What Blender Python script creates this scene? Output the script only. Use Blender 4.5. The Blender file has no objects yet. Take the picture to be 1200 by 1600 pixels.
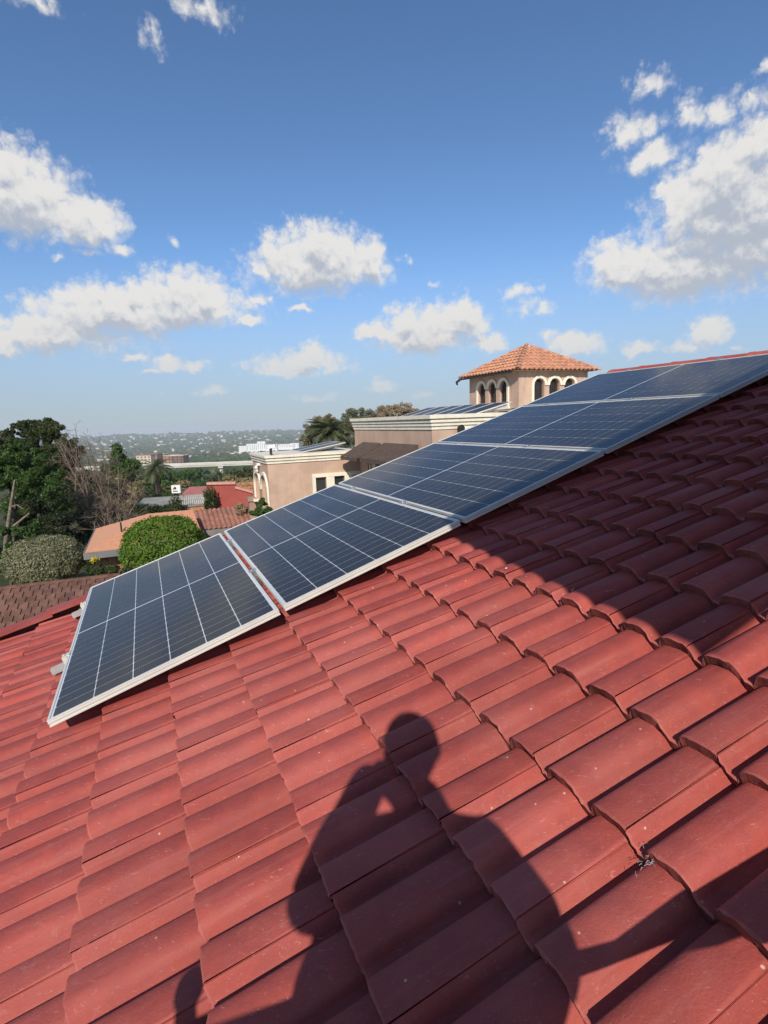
import bpy, bmesh, math, random
import numpy as np
from mathutils import Matrix, Vector, Euler
R_ = math.radians
sc = bpy.context.scene
rng = np.random.default_rng(11)
random.seed(5)

# ------------------------------------------------------------------ camera, sky, sun, exposure
CAMZ = 6.0
F_PX = 842.9                       # focal length measured in pixels of a 1200x1600 frame
CM = np.array([[0.9993908, -0.0348995, 0.0], [-0.0058343, -0.1670718, 0.9859275], [-0.0344084, -0.9853269, -0.1671736]])
CAM = np.array([0.0, 0.0, CAMZ])
cd = bpy.data.cameras.new('camera'); cam = bpy.data.objects.new('camera', cd); sc.collection.objects.link(cam)
cd.sensor_fit = 'VERTICAL'; cd.sensor_height = 36.0; cd.sensor_width = 27.0; cd.lens = F_PX / 1600 * 36.0
cd.clip_start = 0.02; cd.clip_end = 40000
cam.matrix_world = Matrix(((CM[0, 0], -CM[0, 1], -CM[0, 2], 0), (CM[1, 0], -CM[1, 1], -CM[1, 2], 0), (CM[2, 0], -CM[2, 1], -CM[2, 2], CAMZ), (0, 0, 0, 1)))
sc.camera = cam

def ray(px, py):
    return CM @ np.array([(px - 600) / F_PX, (py - 800) / F_PX, 1.0])
def at(px, py, Y):                 # the point that far north of the camera in that direction
    r = ray(px, py); return CAM + r * Y / r[1]

SUN_DIR = np.array([0.0492, 0.8170, -0.5745])     # travel direction of the light
SUN_EL = math.asin(0.5745)
sd = bpy.data.lights.new('sun', 'SUN'); so = bpy.data.objects.new('sun', sd); sc.collection.objects.link(so)
sd.energy = 4.6; sd.angle = R_(0.53); sd.color = (1.0, 0.92, 0.80)
so.rotation_euler = Vector(SUN_DIR).to_track_quat('-Z', 'Y').to_euler()

world = bpy.data.worlds.new("World"); sc.world = world; world.use_nodes = True
sc.view_settings.view_transform = 'Standard'; sc.view_settings.look = 'None'
sc.view_settings.exposure = 0.06; sc.view_settings.gamma = 1.0; sc.view_settings.use_curve_mapping = False
sc.cycles.max_bounces = 8; sc.cycles.diffuse_bounces = 4; sc.cycles.glossy_bounces = 4
sc.cycles.transmission_bounces = 4; sc.cycles.volume_bounces = 1; sc.cycles.transparent_max_bounces = 8
sc.cycles.sample_clamp_indirect = 6.0

class NT:                           # small helper for writing node trees
    def __init__(s, tree): s.t = tree; s.n = tree.nodes; s.l = tree.links
    def add(s, typ, **kw):
        n = s.n.new(typ)
        for k, v in kw.items(): setattr(n, k, v)
        return n
    def link(s, a, b): s.l.new(a, b)
    def setin(s, n, i, v):
        if v is None: return
        if isinstance(v, bpy.types.NodeSocket): s.l.new(v, n.inputs[i])
        else: n.inputs[i].default_value = v
    def math(s, op, a, b=None, c=None, clamp=False):
        n = s.n.new('ShaderNodeMath'); n.operation = op; n.use_clamp = clamp
        s.setin(n, 0, a); s.setin(n, 1, b); s.setin(n, 2, c); return n.outputs[0]
    def vec(s, op, a, b=None, c=None):
        n = s.n.new('ShaderNodeVectorMath'); n.operation = op
        s.setin(n, 0, a); s.setin(n, 1, b); s.setin(n, 2, c)
        return n.outputs['Value'] if op in ('LENGTH', 'DOT_PRODUCT', 'DISTANCE') else n.outputs[0]
    def noise(s, v, scale, detail=4, rough=0.55, dist=0.0):
        n = s.n.new('ShaderNodeTexNoise'); s.setin(n, 'Vector', v); n.inputs['Scale'].default_value = scale
        n.inputs['Detail'].default_value = detail; n.inputs['Roughness'].default_value = rough; n.inputs['Distortion'].default_value = dist
        return n
    def mix(s, f, a, b, blend='MIX'):
        n = s.n.new('ShaderNodeMix'); n.data_type = 'RGBA'; n.blend_type = blend
        s.setin(n, 0, f); s.setin(n, 6, a if isinstance(a, bpy.types.NodeSocket) else (*a, 1)); s.setin(n, 7, b if isinstance(b, bpy.types.NodeSocket) else (*b, 1))
        return n.outputs[2]
    def ramp(s, f, lo, hi, a=0.0, b=1.0):
        n = s.n.new('ShaderNodeMapRange'); n.clamp = True; n.interpolation_type = 'SMOOTHSTEP'
        s.setin(n, 0, f); s.setin(n, 1, lo); s.setin(n, 2, hi); s.setin(n, 3, a); s.setin(n, 4, b); return n.outputs[0]

# clouds: (x, base y, half width, height above base, depth below base, thickness); directions read off the photograph
CLOUDS = [
 (497,432,122,72,32,1),(500,388,42,46,40,.9),(425,412,30,50,30,.8),(578,420,34,48,36,.9),(408,425,26,26,16,.7),
 (30,325,125,92,48,1),(130,352,72,46,36,1),(10,255,60,34,40,.8),(185,385,34,14,12,.55),(138,395,26,12,10,.6),(90,400,12,5,5,.4),(8,225,16,16,14,.4),
 (290,492,128,66,26,1),(275,452,46,34,30,.8),(205,455,34,26,30,.7),(150,505,110,38,22,.9),(55,520,90,32,22,.8),(330,470,50,34,20,.9),(0,540,44,30,22,.8),(395,508,26,14,8,.6),(75,545,30,14,10,.6),
 (402,472,28,15,8,.65),(425,466,14,14,10,.6),(466,484,24,10,7,.65),(145,455,14,7,7,.4),
 (470,578,92,26,11,.85),(482,562,42,22,14,.8),(535,578,14,10,6,.5),
 (263,568,34,22,12,.7),(208,557,32,14,8,.65),(302,572,26,12,7,.65),(240,578,26,8,5,.5),(330,606,36,11,6,.6),
 (500,620,46,11,7,.5),(592,604,34,18,10,.55),(648,614,28,9,8,.4),(250,612,8,4,4,.3),
 (665,533,96,52,26,1),(722,512,52,44,26,1),(640,502,36,26,22,.8),(590,522,44,24,16,.85),(762,540,36,22,12,.8),(720,490,26,20,20,.8),
 (902,548,52,28,14,.8),(856,532,16,18,12,.5),(930,545,20,14,10,.6),
 (812,456,38,20,14,.4),(822,482,34,22,16,.36),(850,482,16,16,12,.38),
 (1130,350,140,100,95,1),(1085,330,85,70,80,.9),(1190,330,90,110,100,1),(1000,430,90,50,34,1),(180,492,135,44,42,1),(95,520,120,34,34,.95),(500,425,80,60,34,1),(1075,422,150,66,52,1),(1180,390,115,90,70,1),(1140,300,95,86,70,1),(1185,225,60,36,60,.85),(965,418,54,44,34,.8),(1040,300,36,30,34,.6),
 (985,215,52,36,26,.5),(1020,245,60,30,26,.6),(1018,136,38,30,18,.38),(1078,180,42,44,30,.4),(1125,180,36,36,34,.38),(1170,165,48,28,24,.36),(1195,118,24,22,16,.36),(1180,200,60,26,22,.55),
 (1105,528,36,36,26,.75),(1000,552,34,20,10,.65),(1080,548,50,14,10,.5),(1150,545,30,8,6,.3),
 (310,18,66,26,22,.45),(235,66,28,26,20,.28),(60,8,54,24,22,.34),
 (271,378,11,9,8,.26),(637,404,11,16,13,.27),(678,443,9,13,10,.27),(578,368,26,12,9,.27),
 # outside the picture the sky goes on the same way
 (-260,330,180,80,40,.9),(-420,470,200,70,30,.9),(1420,330,170,100,50,.9),(1500,480,160,60,30,.8),(-150,560,120,24,12,.7),(1380,-150,150,70,40,.7),(200,-300,130,50,30,.6)]

SKY_STRENGTH = 0.135
CLOUD_DARK, CLOUD_LIT, CLOUD_LOW = (3.25, 3.55, 4.1), (5.75, 5.65, 5.5), (4.2, 4.1, 4.15)
def make_world():
    T = NT(world.node_tree); T.n.clear()
    out = T.add('ShaderNodeOutputWorld')
    sky = T.add('ShaderNodeTexSky'); sky.sky_type = 'NISHITA'; sky.sun_disc = False
    sky.sun_elevation = SUN_EL; sky.sun_rotation = R_(180) + 0.060; sky.altitude = 1400; sky.air_density = 1.0; sky.dust_density = 0.7; sky.ozone_density = 2.6
    geo = T.add('ShaderNodeTexCoord'); d = T.vec('NORMALIZE', geo.outputs['Generated'])
    sp = T.add('ShaderNodeSeparateXYZ'); T.link(d, sp.inputs[0])
    az = T.math('ARCTAN2', sp.outputs[0], sp.outputs[1]); el = T.math('ARCSINE', sp.outputs[2])
    cp = T.add('ShaderNodeCombineXYZ'); T.link(az, cp.inputs[0]); T.link(el, cp.inputs[1]); P = cp.outputs[0]
    w1 = T.noise(P, 9.0, 3, 0.55).outputs['Color']; w2 = T.noise(P, 30.0, 6, 0.62).outputs['Color']
    warp = T.vec('MULTIPLY_ADD', T.vec('SUBTRACT', w1, (.5, .5, .5)), (0.055, 0.045, 0), P)
    warp = T.vec('MULTIPLY_ADD', T.vec('SUBTRACT', w2, (.5, .5, .5)), (0.040, 0.034, 0), warp)
    lobes = []
    for (x, y, rx, up, dn, w) in CLOUDS:
        if w >= .75: rx, up, dn = rx * 1.12, up * 1.30, dn * 1.2
        r = ray(x, y); r = r / np.linalg.norm(r); a0 = math.atan2(r[0], r[1]); e0 = math.asin(r[2])
        k = math.cos(e0) / math.hypot(1, math.hypot(x - 600, y - 800) / F_PX)
        ax = max(rx / F_PX * k / max(math.cos(e0), .3), .004); eu_ = up / F_PX * k; ed = dn / F_PX * k
        g = 1 + .34 / w
        lobes.append((a0, e0, ax, eu_, ed, w, (a0 - ax * g - .05, a0 + ax * g + .05, e0 - ed * g - .075, e0 + eu_ * g + .045)))
    def split3(pos):
        s = T.add('ShaderNodeSeparateXYZ'); T.link(pos, s.inputs[0]); c = T.add('ShaderNodeCombineXYZ')
        T.link(s.outputs[0], c.inputs[0]); T.link(s.outputs[1], c.inputs[1]); T.link(T.math('MULTIPLY', s.outputs[1], -1.0), c.inputs[2])
        return c.outputs[0]
    q0 = split3(warp); q1 = split3(T.vec('ADD', warp, (0.003, 0.024, 0)))
    g = bpy.data.node_groups.new('cloud_lobe', 'ShaderNodeTree'); G = NT(g)
    for nm, ty in (('q', 'NodeSocketVector'), ('S', 'NodeSocketVector'), ('O', 'NodeSocketVector'), ('W', 'NodeSocketFloat'), ('acc', 'NodeSocketFloat')):
        g.interface.new_socket(nm, in_out='INPUT', socket_type=ty)
    g.interface.new_socket('f', in_out='OUTPUT', socket_type='NodeSocketFloat')
    gi = G.add('NodeGroupInput'); go = G.add('NodeGroupOutput')
    gv = G.vec('MAXIMUM', G.vec('MULTIPLY_ADD', gi.outputs[0], gi.outputs[1], gi.outputs[2]), (-1e9, 0, 0))
    gf = G.math('MULTIPLY', G.math('SUBTRACT', 1.0, G.vec('LENGTH', gv)), gi.outputs[3])
    G.link(G.math('SMOOTH_MAX', gf, gi.outputs[4], 0.12), go.inputs[0])
    def field(q, L):
        acc = -1.5
        for (a0, e0, ax, eu_, ed, w, bb) in L:
            n = T.add('ShaderNodeGroup'); n.node_tree = g; T.setin(n, 0, q); T.setin(n, 1, (1 / ax, 1 / eu_, 1 / ed))
            T.setin(n, 2, (-a0 / ax, -e0 / eu_, e0 / ed)); T.setin(n, 3, w); T.setin(n, 4, acc); acc = n.outputs[0]
        return acc
    def puffs(pos):
        v = T.add('ShaderNodeTexVoronoi'); v.voronoi_dimensions = '2D'; v.feature = 'F1'; T.link(pos, v.inputs['Vector'])
        v.inputs['Scale'].default_value = 40.0; v.inputs['Detail'].default_value = 3.0; v.inputs['Roughness'].default_value = .55; v.inputs['Lacunarity'].default_value = 2.1
        return v.outputs['Distance']
    fine = T.noise(P, 60.0, 6, 0.65).outputs['Fac']; coarse = T.noise(P, 13.0, 4, 0.55).outputs['Fac']
    pw = T.vec('MULTIPLY_ADD', T.vec('SUBTRACT', w2, (.5, .5, .5)), (0.022, 0.020, 0), P)
    v0 = puffs(pw); v1 = puffs(T.vec('ADD', pw, (0.002, 0.010, 0)))
    rel = T.math('ADD', T.math('MULTIPLY', T.math('SUBTRACT', v1, v0), .36), T.math('MULTIPLY', T.math('SUBTRACT', fine, .5), .17))
    fbd = T.math('ADD', T.math('MULTIPLY_ADD', v0, -.30, .22), T.math('ADD', T.math('MULTIPLY_ADD', coarse, .30, -.15), T.math('MULTIPLY_ADD', fine, .46, -.23)))
    low = T.math('MULTIPLY', T.ramp(el, 0.02, 0.24, 1.0, 0.0), 0.45)
    fade = T.ramp(el, 0.0, 0.14, 0.35, 1.0)
    skyc = T.mix(T.math('MULTIPLY', T.ramp(el, 0.0, 0.30, 1.0, 0.0), 0.85), T.mix(1.0, sky.outputs[0], (.78, .92, 1.03), 'MULTIPLY'), (2.65, 3.08, 3.72))
    def bgnode(c):
        b = T.add('ShaderNodeBackground'); T.link(c, b.inputs[0]); b.inputs[1].default_value = SKY_STRENGTH; return b.outputs[0]
    def leaf(L):
        f0 = field(q0, L); f1 = field(q1, L)
        gr = T.math('SUBTRACT', f0, f1); top = T.ramp(gr, -.25, .25)
        hi = T.math('MULTIPLY_ADD', top, -.34, .76)
        n_ = T.add('ShaderNodeMapRange'); n_.clamp = True; n_.interpolation_type = 'SMOOTHSTEP'
        T.link(T.math('ADD', f0, fbd), n_.inputs[0]); n_.inputs[1].default_value = -.05; T.link(hi, n_.inputs[2]); n_.inputs[3].default_value = 0; n_.inputs[4].default_value = .97
        dens = T.math('MULTIPLY', n_.outputs[0], fade)
        shade = T.ramp(T.math('SUBTRACT', T.math('ADD', f1, T.math('MULTIPLY_ADD', top, -.22, .11)), rel), .22, .98, 1.0, 0.0)
        col = T.mix(low, T.mix(shade, CLOUD_DARK, CLOUD_LIT), CLOUD_LOW)
        return bgnode(T.mix(dens, skyc, col))
    def kd(L, box, depth):
        if not L: return bgnode(skyc)
        if len(L) <= 9 or depth > 3: return leaf(L)
        best = None
        for axis in (0, 1):
            lo, hi = box[2 * axis], box[2 * axis + 1]
            for t in range(1, 12):
                sv = lo + (hi - lo) * t / 12
                A = [l for l in L if l[6][2 * axis] < sv]; B = [l for l in L if l[6][2 * axis + 1] > sv]
                cost = (sv - lo) * len(A) + (hi - sv) * len(B); cost /= (hi - lo)
                if best is None or cost < best[0]: best = (cost, axis, sv, A, B)
        cost, axis, sv, A, B = best
        if cost > len(L) * .97: return leaf(L)
        ba = list(box); ba[2 * axis + 1] = sv; bb = list(box); bb[2 * axis] = sv
        mx = T.add('ShaderNodeMixShader'); T.link(T.math('GREATER_THAN', az if axis == 0 else el, sv), mx.inputs[0])
        T.link(kd(A, ba, depth + 1), mx.inputs[1]); T.link(kd(B, bb, depth + 1), mx.inputs[2]); return mx.outputs[0]
    ext = [min(l[6][0] for l in lobes), max(l[6][1] for l in lobes), min(l[6][2] for l in lobes), max(l[6][3] for l in lobes)]
    inside = T.math('MULTIPLY', T.math('MULTIPLY', T.math('GREATER_THAN', az, ext[0]), T.math('LESS_THAN', az, ext[1])), T.math('MULTIPLY', T.math('GREATER_THAN', el, max(ext[2], -.02)), T.math('LESS_THAN', el, ext[3])))
    mx = T.add('ShaderNodeMixShader'); T.link(inside, mx.inputs[0]); T.link(bgnode(skyc), mx.inputs[1]); T.link(kd(lobes, ext, 0), mx.inputs[2])
    T.link(mx.outputs[0], out.inputs[0])
make_world()

# ------------------------------------------------------------------ small helpers
class MB:
    """collects faces for ONE mesh"""
    def __init__(s): s.v = []; s.f = []; s.m = []
    def add(s, vs, fs, mi=0):
        o = len(s.v); s.v.extend([tuple(map(float, p)) for p in vs]); s.f.extend([tuple(i + o for i in f) for f in fs])
        s.m.extend([mi] * len(fs)); return s
    def box(s, lo, hi, mi=0):
        (x0, y0, z0), (x1, y1, z1) = lo, hi
        vs = [(x0, y0, z0), (x1, y0, z0), (x1, y1, z0), (x0, y1, z0), (x0, y0, z1), (x1, y0, z1), (x1, y1, z1), (x0, y1, z1)]
        return s.add(vs, [(0, 3, 2, 1), (4, 5, 6, 7), (0, 1, 5, 4), (1, 2, 6, 5), (2, 3, 7, 6), (3, 0, 4, 7)], mi)
    def obox(s, c, ax, ay, az, mi=0):      # oriented box, half-axis vectors
        c, ax, ay, az = map(np.asarray, (c, ax, ay, az)); vs = []
        for k in (-1, 1):
            for (i, j) in ((-1, -1), (1, -1), (1, 1), (-1, 1)): vs.append(c + i * ax + j * ay + k * az)
        return s.add(vs, [(0, 3, 2, 1), (4, 5, 6, 7), (0, 1, 5, 4), (1, 2, 6, 5), (2, 3, 7, 6), (3, 0, 4, 7)], mi)
    def prism(s, poly, a, b, axis=1, mi=0):  # polygon in the plane of the two other axes, extruded along axis from a to b
        n = len(poly); vs = []
        for t in (a, b):
            for (p, q) in poly:
                vs.append({0: (t, p, q), 1: (p, t, q), 2: (p, q, t)}[axis])
        fs = [tuple(range(n)), tuple(range(2 * n - 1, n - 1, -1))] + [(i, i + n, (i + 1) % n + n, (i + 1) % n) for i in range(n)]
        return s.add(vs, fs, mi)
    def tube(s, pts, rad, n=6, mi=0, cap=True):
        pts = [np.asarray(p, float) for p in pts]; rad = rad if hasattr(rad, '__len__') else [rad] * len(pts)
        vs = []; up = np.array([0.13, 0.31, 0.94])
        for i, p in enumerate(pts):
            t = pts[min(i + 1, len(pts) - 1)] - pts[max(i - 1, 0)]; t = t / (np.linalg.norm(t) + 1e-9)
            a = np.cross(t, up); a = a / (np.linalg.norm(a) + 1e-9); b = np.cross(t, a)
            for k in range(n):
                an = 2 * math.pi * k / n; vs.append(p + rad[i] * (math.cos(an) * a + math.sin(an) * b))
        fs = [(i * n + k, i * n + (k + 1) % n, (i + 1) * n + (k + 1) % n, (i + 1) * n + k) for i in range(len(pts) - 1) for k in range(n)]
        if cap: fs += [tuple(range(n))[::-1], tuple((len(pts) - 1) * n + k for k in range(n))]
        return s.add(vs, fs, mi)
    def mesh(s, name, mats, smooth=None):
        me = bpy.data.meshes.new(name); me.from_pydata(s.v, [], s.f); 
        for m in (mats if isinstance(mats, (list, tuple)) else [mats]): me.materials.append(m)
        if any(s.m): me.polygons.foreach_set('material_index', s.m)
        if smooth is not None:
            me.polygons.foreach_set('use_smooth', [True] * len(s.f)); me.set_sharp_from_angle(angle=R_(smooth))
        me.update(); return me

def link(name, data, parent=None, loc=None, rot=None):
    o = bpy.data.objects.new(name, data); sc.collection.objects.link(o)
    if parent is not None: o.parent = parent
    if loc is not None: o.location = [float(c) for c in loc]
    if rot is not None: o.rotation_euler = rot
    return o
def part(name, mb, mats, parent, smooth=None, loc=None, rot=None): return link(name, mb.mesh(name, mats, smooth), parent, loc, rot)
def tag(o, label=None, cat=None, group=None, kind=None):
    if label: o['label'] = label
    if cat: o['category'] = cat
    if group: o['group'] = group
    if kind: o['kind'] = kind
    return o
def thing(name, label, cat, loc=(0, 0, 0), rot=(0, 0, 0), group=None):
    o = link(name, None, None, loc, rot); o.empty_display_size = 0.2; return tag(o, label, cat, group)
def copy_tree(o, parent=None):
    c = o.copy(); sc.collection.objects.link(c)
    if parent is not None: c.parent = parent
    for ch in o.children: copy_tree(ch, c)
    return c

def mat(name, col, rough=0.75, var=0.18, vscale=3.0, bump=0.0, bscale=40.0, metal=0.0, spec=0.4, coat=0.0, col2=None, orand=0.0, detail=5, streak=0.0):
    m = bpy.data.materials.new(name); m.use_nodes = True; T = NT(m.node_tree); b = T.n['Principled BSDF']
    geo = T.add('ShaderNodeNewGeometry'); P = geo.outputs['Position']
    n = T.noise(P, vscale, detail, 0.6).outputs['Fac']
    c2 = col2 if col2 else tuple(c * (1 - var * 1.6) for c in col); c1 = tuple(min(1, c * (1 + var * .6)) for c in col) if not col2 else col
    cc = T.mix(T.ramp(n, .3, .7), c2, c1)
    if orand:
        oi = T.add('ShaderNodeObjectInfo'); hs = T.add('ShaderNodeHueSaturation'); T.link(cc, hs.inputs['Color'])
        T.link(T.math('MULTIPLY_ADD', oi.outputs['Random'], orand, 1 - orand / 2), hs.inputs['Value']); cc = hs.outputs[0]
    if streak:
        sn = T.noise(T.vec('MULTIPLY', P, (5, 5, .45)), 1.0, 5, .65).outputs['Fac']; cc = T.mix(T.math('MULTIPLY', T.ramp(sn, .50, .72), streak), cc, tuple(q * .52 for q in col))
    T.link(cc, b.inputs['Base Color']); b.inputs['Roughness'].default_value = rough; b.inputs['Metallic'].default_value = metal
    b.inputs['Specular IOR Level'].default_value = spec; b.inputs['Coat Weight'].default_value = coat; b.inputs['Coat Roughness'].default_value = .05
    if bump:
        bp = T.add('ShaderNodeBump'); bp.inputs['Strength'].default_value = min(1, bump); bp.inputs['Distance'].default_value = 0.01 * bump
        T.link(T.noise(P, bscale, 6, .65).outputs['Fac'], bp.inputs['Height']); T.link(bp.outputs[0], b.inputs['Normal'])
    return m

def leaf_mat(name, c1, c2, trans=0.35, scale=1.2, orand=0.25, rough=.55):
    m = bpy.data.materials.new(name); m.use_nodes = True; T = NT(m.node_tree); b = T.n['Principled BSDF']; out = T.n['Material Output']
    geo = T.add('ShaderNodeNewGeometry')
    n = T.noise(geo.outputs['Position'], scale, 3, .6).outputs['Fac']
    f = T.math('MULTIPLY_ADD', geo.outputs['Random Per Island'], .6, T.math('MULTIPLY', T.ramp(n, .3, .7), .4))
    cc = T.mix(f, c1, c2)
    oi = T.add('ShaderNodeObjectInfo'); hs = T.add('ShaderNodeHueSaturation'); T.link(cc, hs.inputs['Color'])
    T.link(T.math('MULTIPLY_ADD', oi.outputs['Random'], orand, 1 - orand / 2), hs.inputs['Value']); cc = hs.outputs[0]
    T.link(cc, b.inputs['Base Color']); b.inputs['Roughness'].default_value = rough; b.inputs['Specular IOR Level'].default_value = .35
    tr = T.add('ShaderNodeBsdfTranslucent'); T.link(T.mix(.5, cc, (.12, .2, .01)), tr.inputs[0])
    mx = T.add('ShaderNodeMixShader'); mx.inputs[0].default_value = trans; T.link(b.outputs[0], mx.inputs[1]); T.link(tr.outputs[0], mx.inputs[2])
    T.link(mx.outputs[0], out.inputs[0]); return m

# ------------------------------------------------------------------ materials
EVV = (-math.sin(R_(23.63)), math.cos(R_(23.63)), 0); U3V = (math.cos(R_(23.63)) * math.cos(R_(17.53)), math.sin(R_(23.63)) * math.cos(R_(17.53)), math.sin(R_(17.53)))
def tile_paint(name, edge=False, worn=False):
    m = bpy.data.materials.new(name); m.use_nodes = True; T = NT(m.node_tree); b = T.n['Principled BSDF']
    geo = T.add('ShaderNodeNewGeometry'); P = geo.outputs['Position']; oi = T.add('ShaderNodeObjectInfo')
    big = T.noise(P, 1.7, 4, .6).outputs['Fac']; mid = T.noise(P, 11, 6, .65).outputs['Fac']; fine = T.noise(P, 210, 4, .7).outputs['Fac']
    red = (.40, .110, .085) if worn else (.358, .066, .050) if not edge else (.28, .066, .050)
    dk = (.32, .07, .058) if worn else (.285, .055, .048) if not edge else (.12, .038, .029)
    c = T.mix(T.ramp(mid, .32, .7), dk, red)
    c = T.mix(T.math('MULTIPLY', T.ramp(big, .42, .72), .55), c, (.395, .110, .092))          # faded paint
    gr = T.noise(P, 330, 3, .8).outputs['Fac']; c = T.mix(T.math('MULTIPLY', T.ramp(gr, .50, .78), .30), c, (.43, .125, .105)); c = T.mix(T.math('MULTIPLY', T.ramp(gr, .46, .24), .34), c, (.16, .030, .027))
    dust = T.math('MULTIPLY', T.ramp(T.noise(P, 26, 5, .7, 1.2).outputs['Fac'], .58, .74), T.ramp(big, .35, .65))
    c = T.mix(T.math('MULTIPLY', dust, .42), c, (.42, .20, .17))
    sc_ = T.noise(T.vec('MULTIPLY', P, (9, 30, 30)), 3, 4, .7, 2.0).outputs['Fac']            # scuffs
    c = T.mix(T.math('MULTIPLY', T.ramp(sc_, .60, .72), .60), c, (.52, .27, .23))
    cbx = T.add('ShaderNodeCombineXYZ'); T.link(T.math('MULTIPLY', T.vec('DOT_PRODUCT', P, tuple(U3V)), 1.6), cbx.inputs[0]); T.link(T.math('MULTIPLY', T.vec('DOT_PRODUCT', P, tuple(EVV)), 34.0), cbx.inputs[1])
    wst = T.noise(cbx.outputs[0], 1.0, 5, .6).outputs['Fac']                                    # rain streaks down the slope
    c = T.mix(T.math('MULTIPLY', T.ramp(wst, .52, .74), .34), c, (.42, .14, .115)); c = T.mix(T.math('MULTIPLY', T.ramp(wst, .44, .26), .30), c, (.19, .036, .030))
    lich = T.math('MULTIPLY', T.ramp(T.noise(P, 55, 5, .75).outputs['Fac'], .63, .70), T.ramp(T.noise(P, 2.3, 3, .6).outputs['Fac'], .52, .66))
    c = T.mix(T.math('MULTIPLY', lich, .55), c, (.40, .27, .22))
    vo = T.add('ShaderNodeTexVoronoi'); vo.inputs['Scale'].default_value = 19; T.link(P, vo.inputs['Vector'])
    sp = T.math('MULTIPLY', T.ramp(vo.outputs['Distance'], .045, .085, 1, 0), T.ramp(T.math('FRACT', T.math('MULTIPLY', T.vec('DOT_PRODUCT', vo.outputs['Color'], (1, 7, 3)), 5.3)), .72, .74))
    c = T.mix(T.math('MULTIPLY', sp, .75), c, (.62, .42, .33))                              # pale grit specks
    hs = T.add('ShaderNodeHueSaturation'); T.link(c, hs.inputs['Color']); T.link(T.math('MULTIPLY_ADD', oi.outputs['Random'], .22, .89), hs.inputs['Value'])
    T.link(hs.outputs[0], b.inputs['Base Color']); b.inputs['Specular IOR Level'].default_value = .24
    T.link(T.math('MULTIPLY_ADD', mid, .25, .50), b.inputs['Roughness'])
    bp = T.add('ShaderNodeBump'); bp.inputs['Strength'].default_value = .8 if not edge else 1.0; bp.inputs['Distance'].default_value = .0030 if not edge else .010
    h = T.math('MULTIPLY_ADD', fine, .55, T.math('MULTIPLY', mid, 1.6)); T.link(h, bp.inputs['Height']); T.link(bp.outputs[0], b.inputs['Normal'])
    return m
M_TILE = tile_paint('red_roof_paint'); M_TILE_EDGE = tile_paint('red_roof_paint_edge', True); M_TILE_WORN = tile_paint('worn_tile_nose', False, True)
M_ALU = mat('anodised_aluminium', (.68, .66, .60), .42, .04, 6, metal=.25)
M_RAILM = mat('dull_mill_aluminium', (.50, .49, .46), .5, .1, 20, metal=.4)
M_STEEL = mat('clamp_steel', (.62, .63, .64), .3, .1, 20, metal=.9)
M_STUCCO = mat('pinkish_stucco', (.53, .365, .27), .92, .10, 1.3, bump=.5, bscale=30, streak=.25)
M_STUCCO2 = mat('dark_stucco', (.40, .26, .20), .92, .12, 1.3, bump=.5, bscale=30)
M_CREAM = mat('cream_trim_paint', (.78, .72, .58), .8, .06, 2, bump=.15, streak=.22)
M_CREAM_ROOF = mat('cream_roof_screed', (.72, .67, .55), .9, .12, 1.5, bump=.2)
M_GLASS = mat('dark_window_glass', (.03, .035, .04), .06, .1, 1, spec=.6, coat=.6)
M_GRILL = mat('dark_brown_ironwork', (.045, .03, .025), .6, .1, 10)
M_AWN = mat('brown_awning_fabric', (.10, .068, .052), .95, .15, 5, bump=.3, bscale=60)
M_WHITEB = mat('white_curtain', (.72, .68, .58), .9, .1, 4)
M_ORANGE = mat('orange_clay_tile', (.54, .26, .155), .85, .22, 5, bump=.4, bscale=60, orand=.2)
M_ORANGE2 = mat('salmon_concrete_tile', (.60, .30, .18), .9, .06, 14, bump=.2)
M_BROWNTILE = mat('brown_concrete_tile', (.165, .082, .058), .9, .22, 3, bump=.4, orand=.35)
M_BROWNTILE2 = mat('reddish_brown_tile', (.33, .15, .105), .9, .2, 3, bump=.3)
M_FASCIA = mat('grey_fascia', (.20, .19, .185), .7, .1, 2)
M_CORR = mat('weathered_corrugated_sheet', (.58, .55, .47), .7, .16, 1.2)
M_REDWALL = mat('red_wall_paint', (.34, .075, .06), .85, .08, 2, bump=.2)
M_PINK = mat('pink_coping', (.58, .30, .22), .85, .1, 3)
M_BRICKWALL = mat('orange_stone', (.46, .23, .11), .9, .35, 6, bump=.6, bscale=25)
M_BARK = mat('grey_bark', (.115, .09, .065), .95, .3, 8, bump=.8, bscale=40)
M_BARK_D = mat('dark_bark', (.07, .055, .04), .95, .3, 8, bump=.6, bscale=40)
M_TWIG = mat('dead_twig', (.20, .15, .115), .95, .25, 2)
M_CONC = mat('pale_concrete', (.55, .52, .46), .85, .12, .2)
M_SOIL = mat('garden_soil_and_lawn', (.10, .085, .05), .95, .3, .4, col2=(.045, .065, .02), bump=.6, bscale=8)
M_WHITE = mat('white_metal_case', (.78, .77, .72), .5, .05, 4)
M_DARK = mat('dark_plastic', (.03, .03, .03), .5, .1, 4)
L_DARK = leaf_mat('dark_evergreen_leaf', (.018, .032, .008), (.070, .085, .020), .2)
L_MID = leaf_mat('broad_green_leaf', (.030, .070, .014), (.085, .150, .030), .35)
L_GREY = leaf_mat('grey_green_leaf', (.10, .11, .055), (.25, .245, .14), .2)
L_BRIGHT = leaf_mat('bright_green_leaf', (.055, .130, .012), (.18, .29, .030), .35)
L_BUSH = leaf_mat('pale_grey_green_leaf', (.13, .135, .065), (.33, .32, .18), .2)
L_THICK = leaf_mat('blackish_green_leaf', (.010, .018, .006), (.036, .055, .014), .12)
L_OLIVE = leaf_mat('olive_dry_leaf', (.14, .125, .05), (.36, .27, .12), .3)
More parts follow.
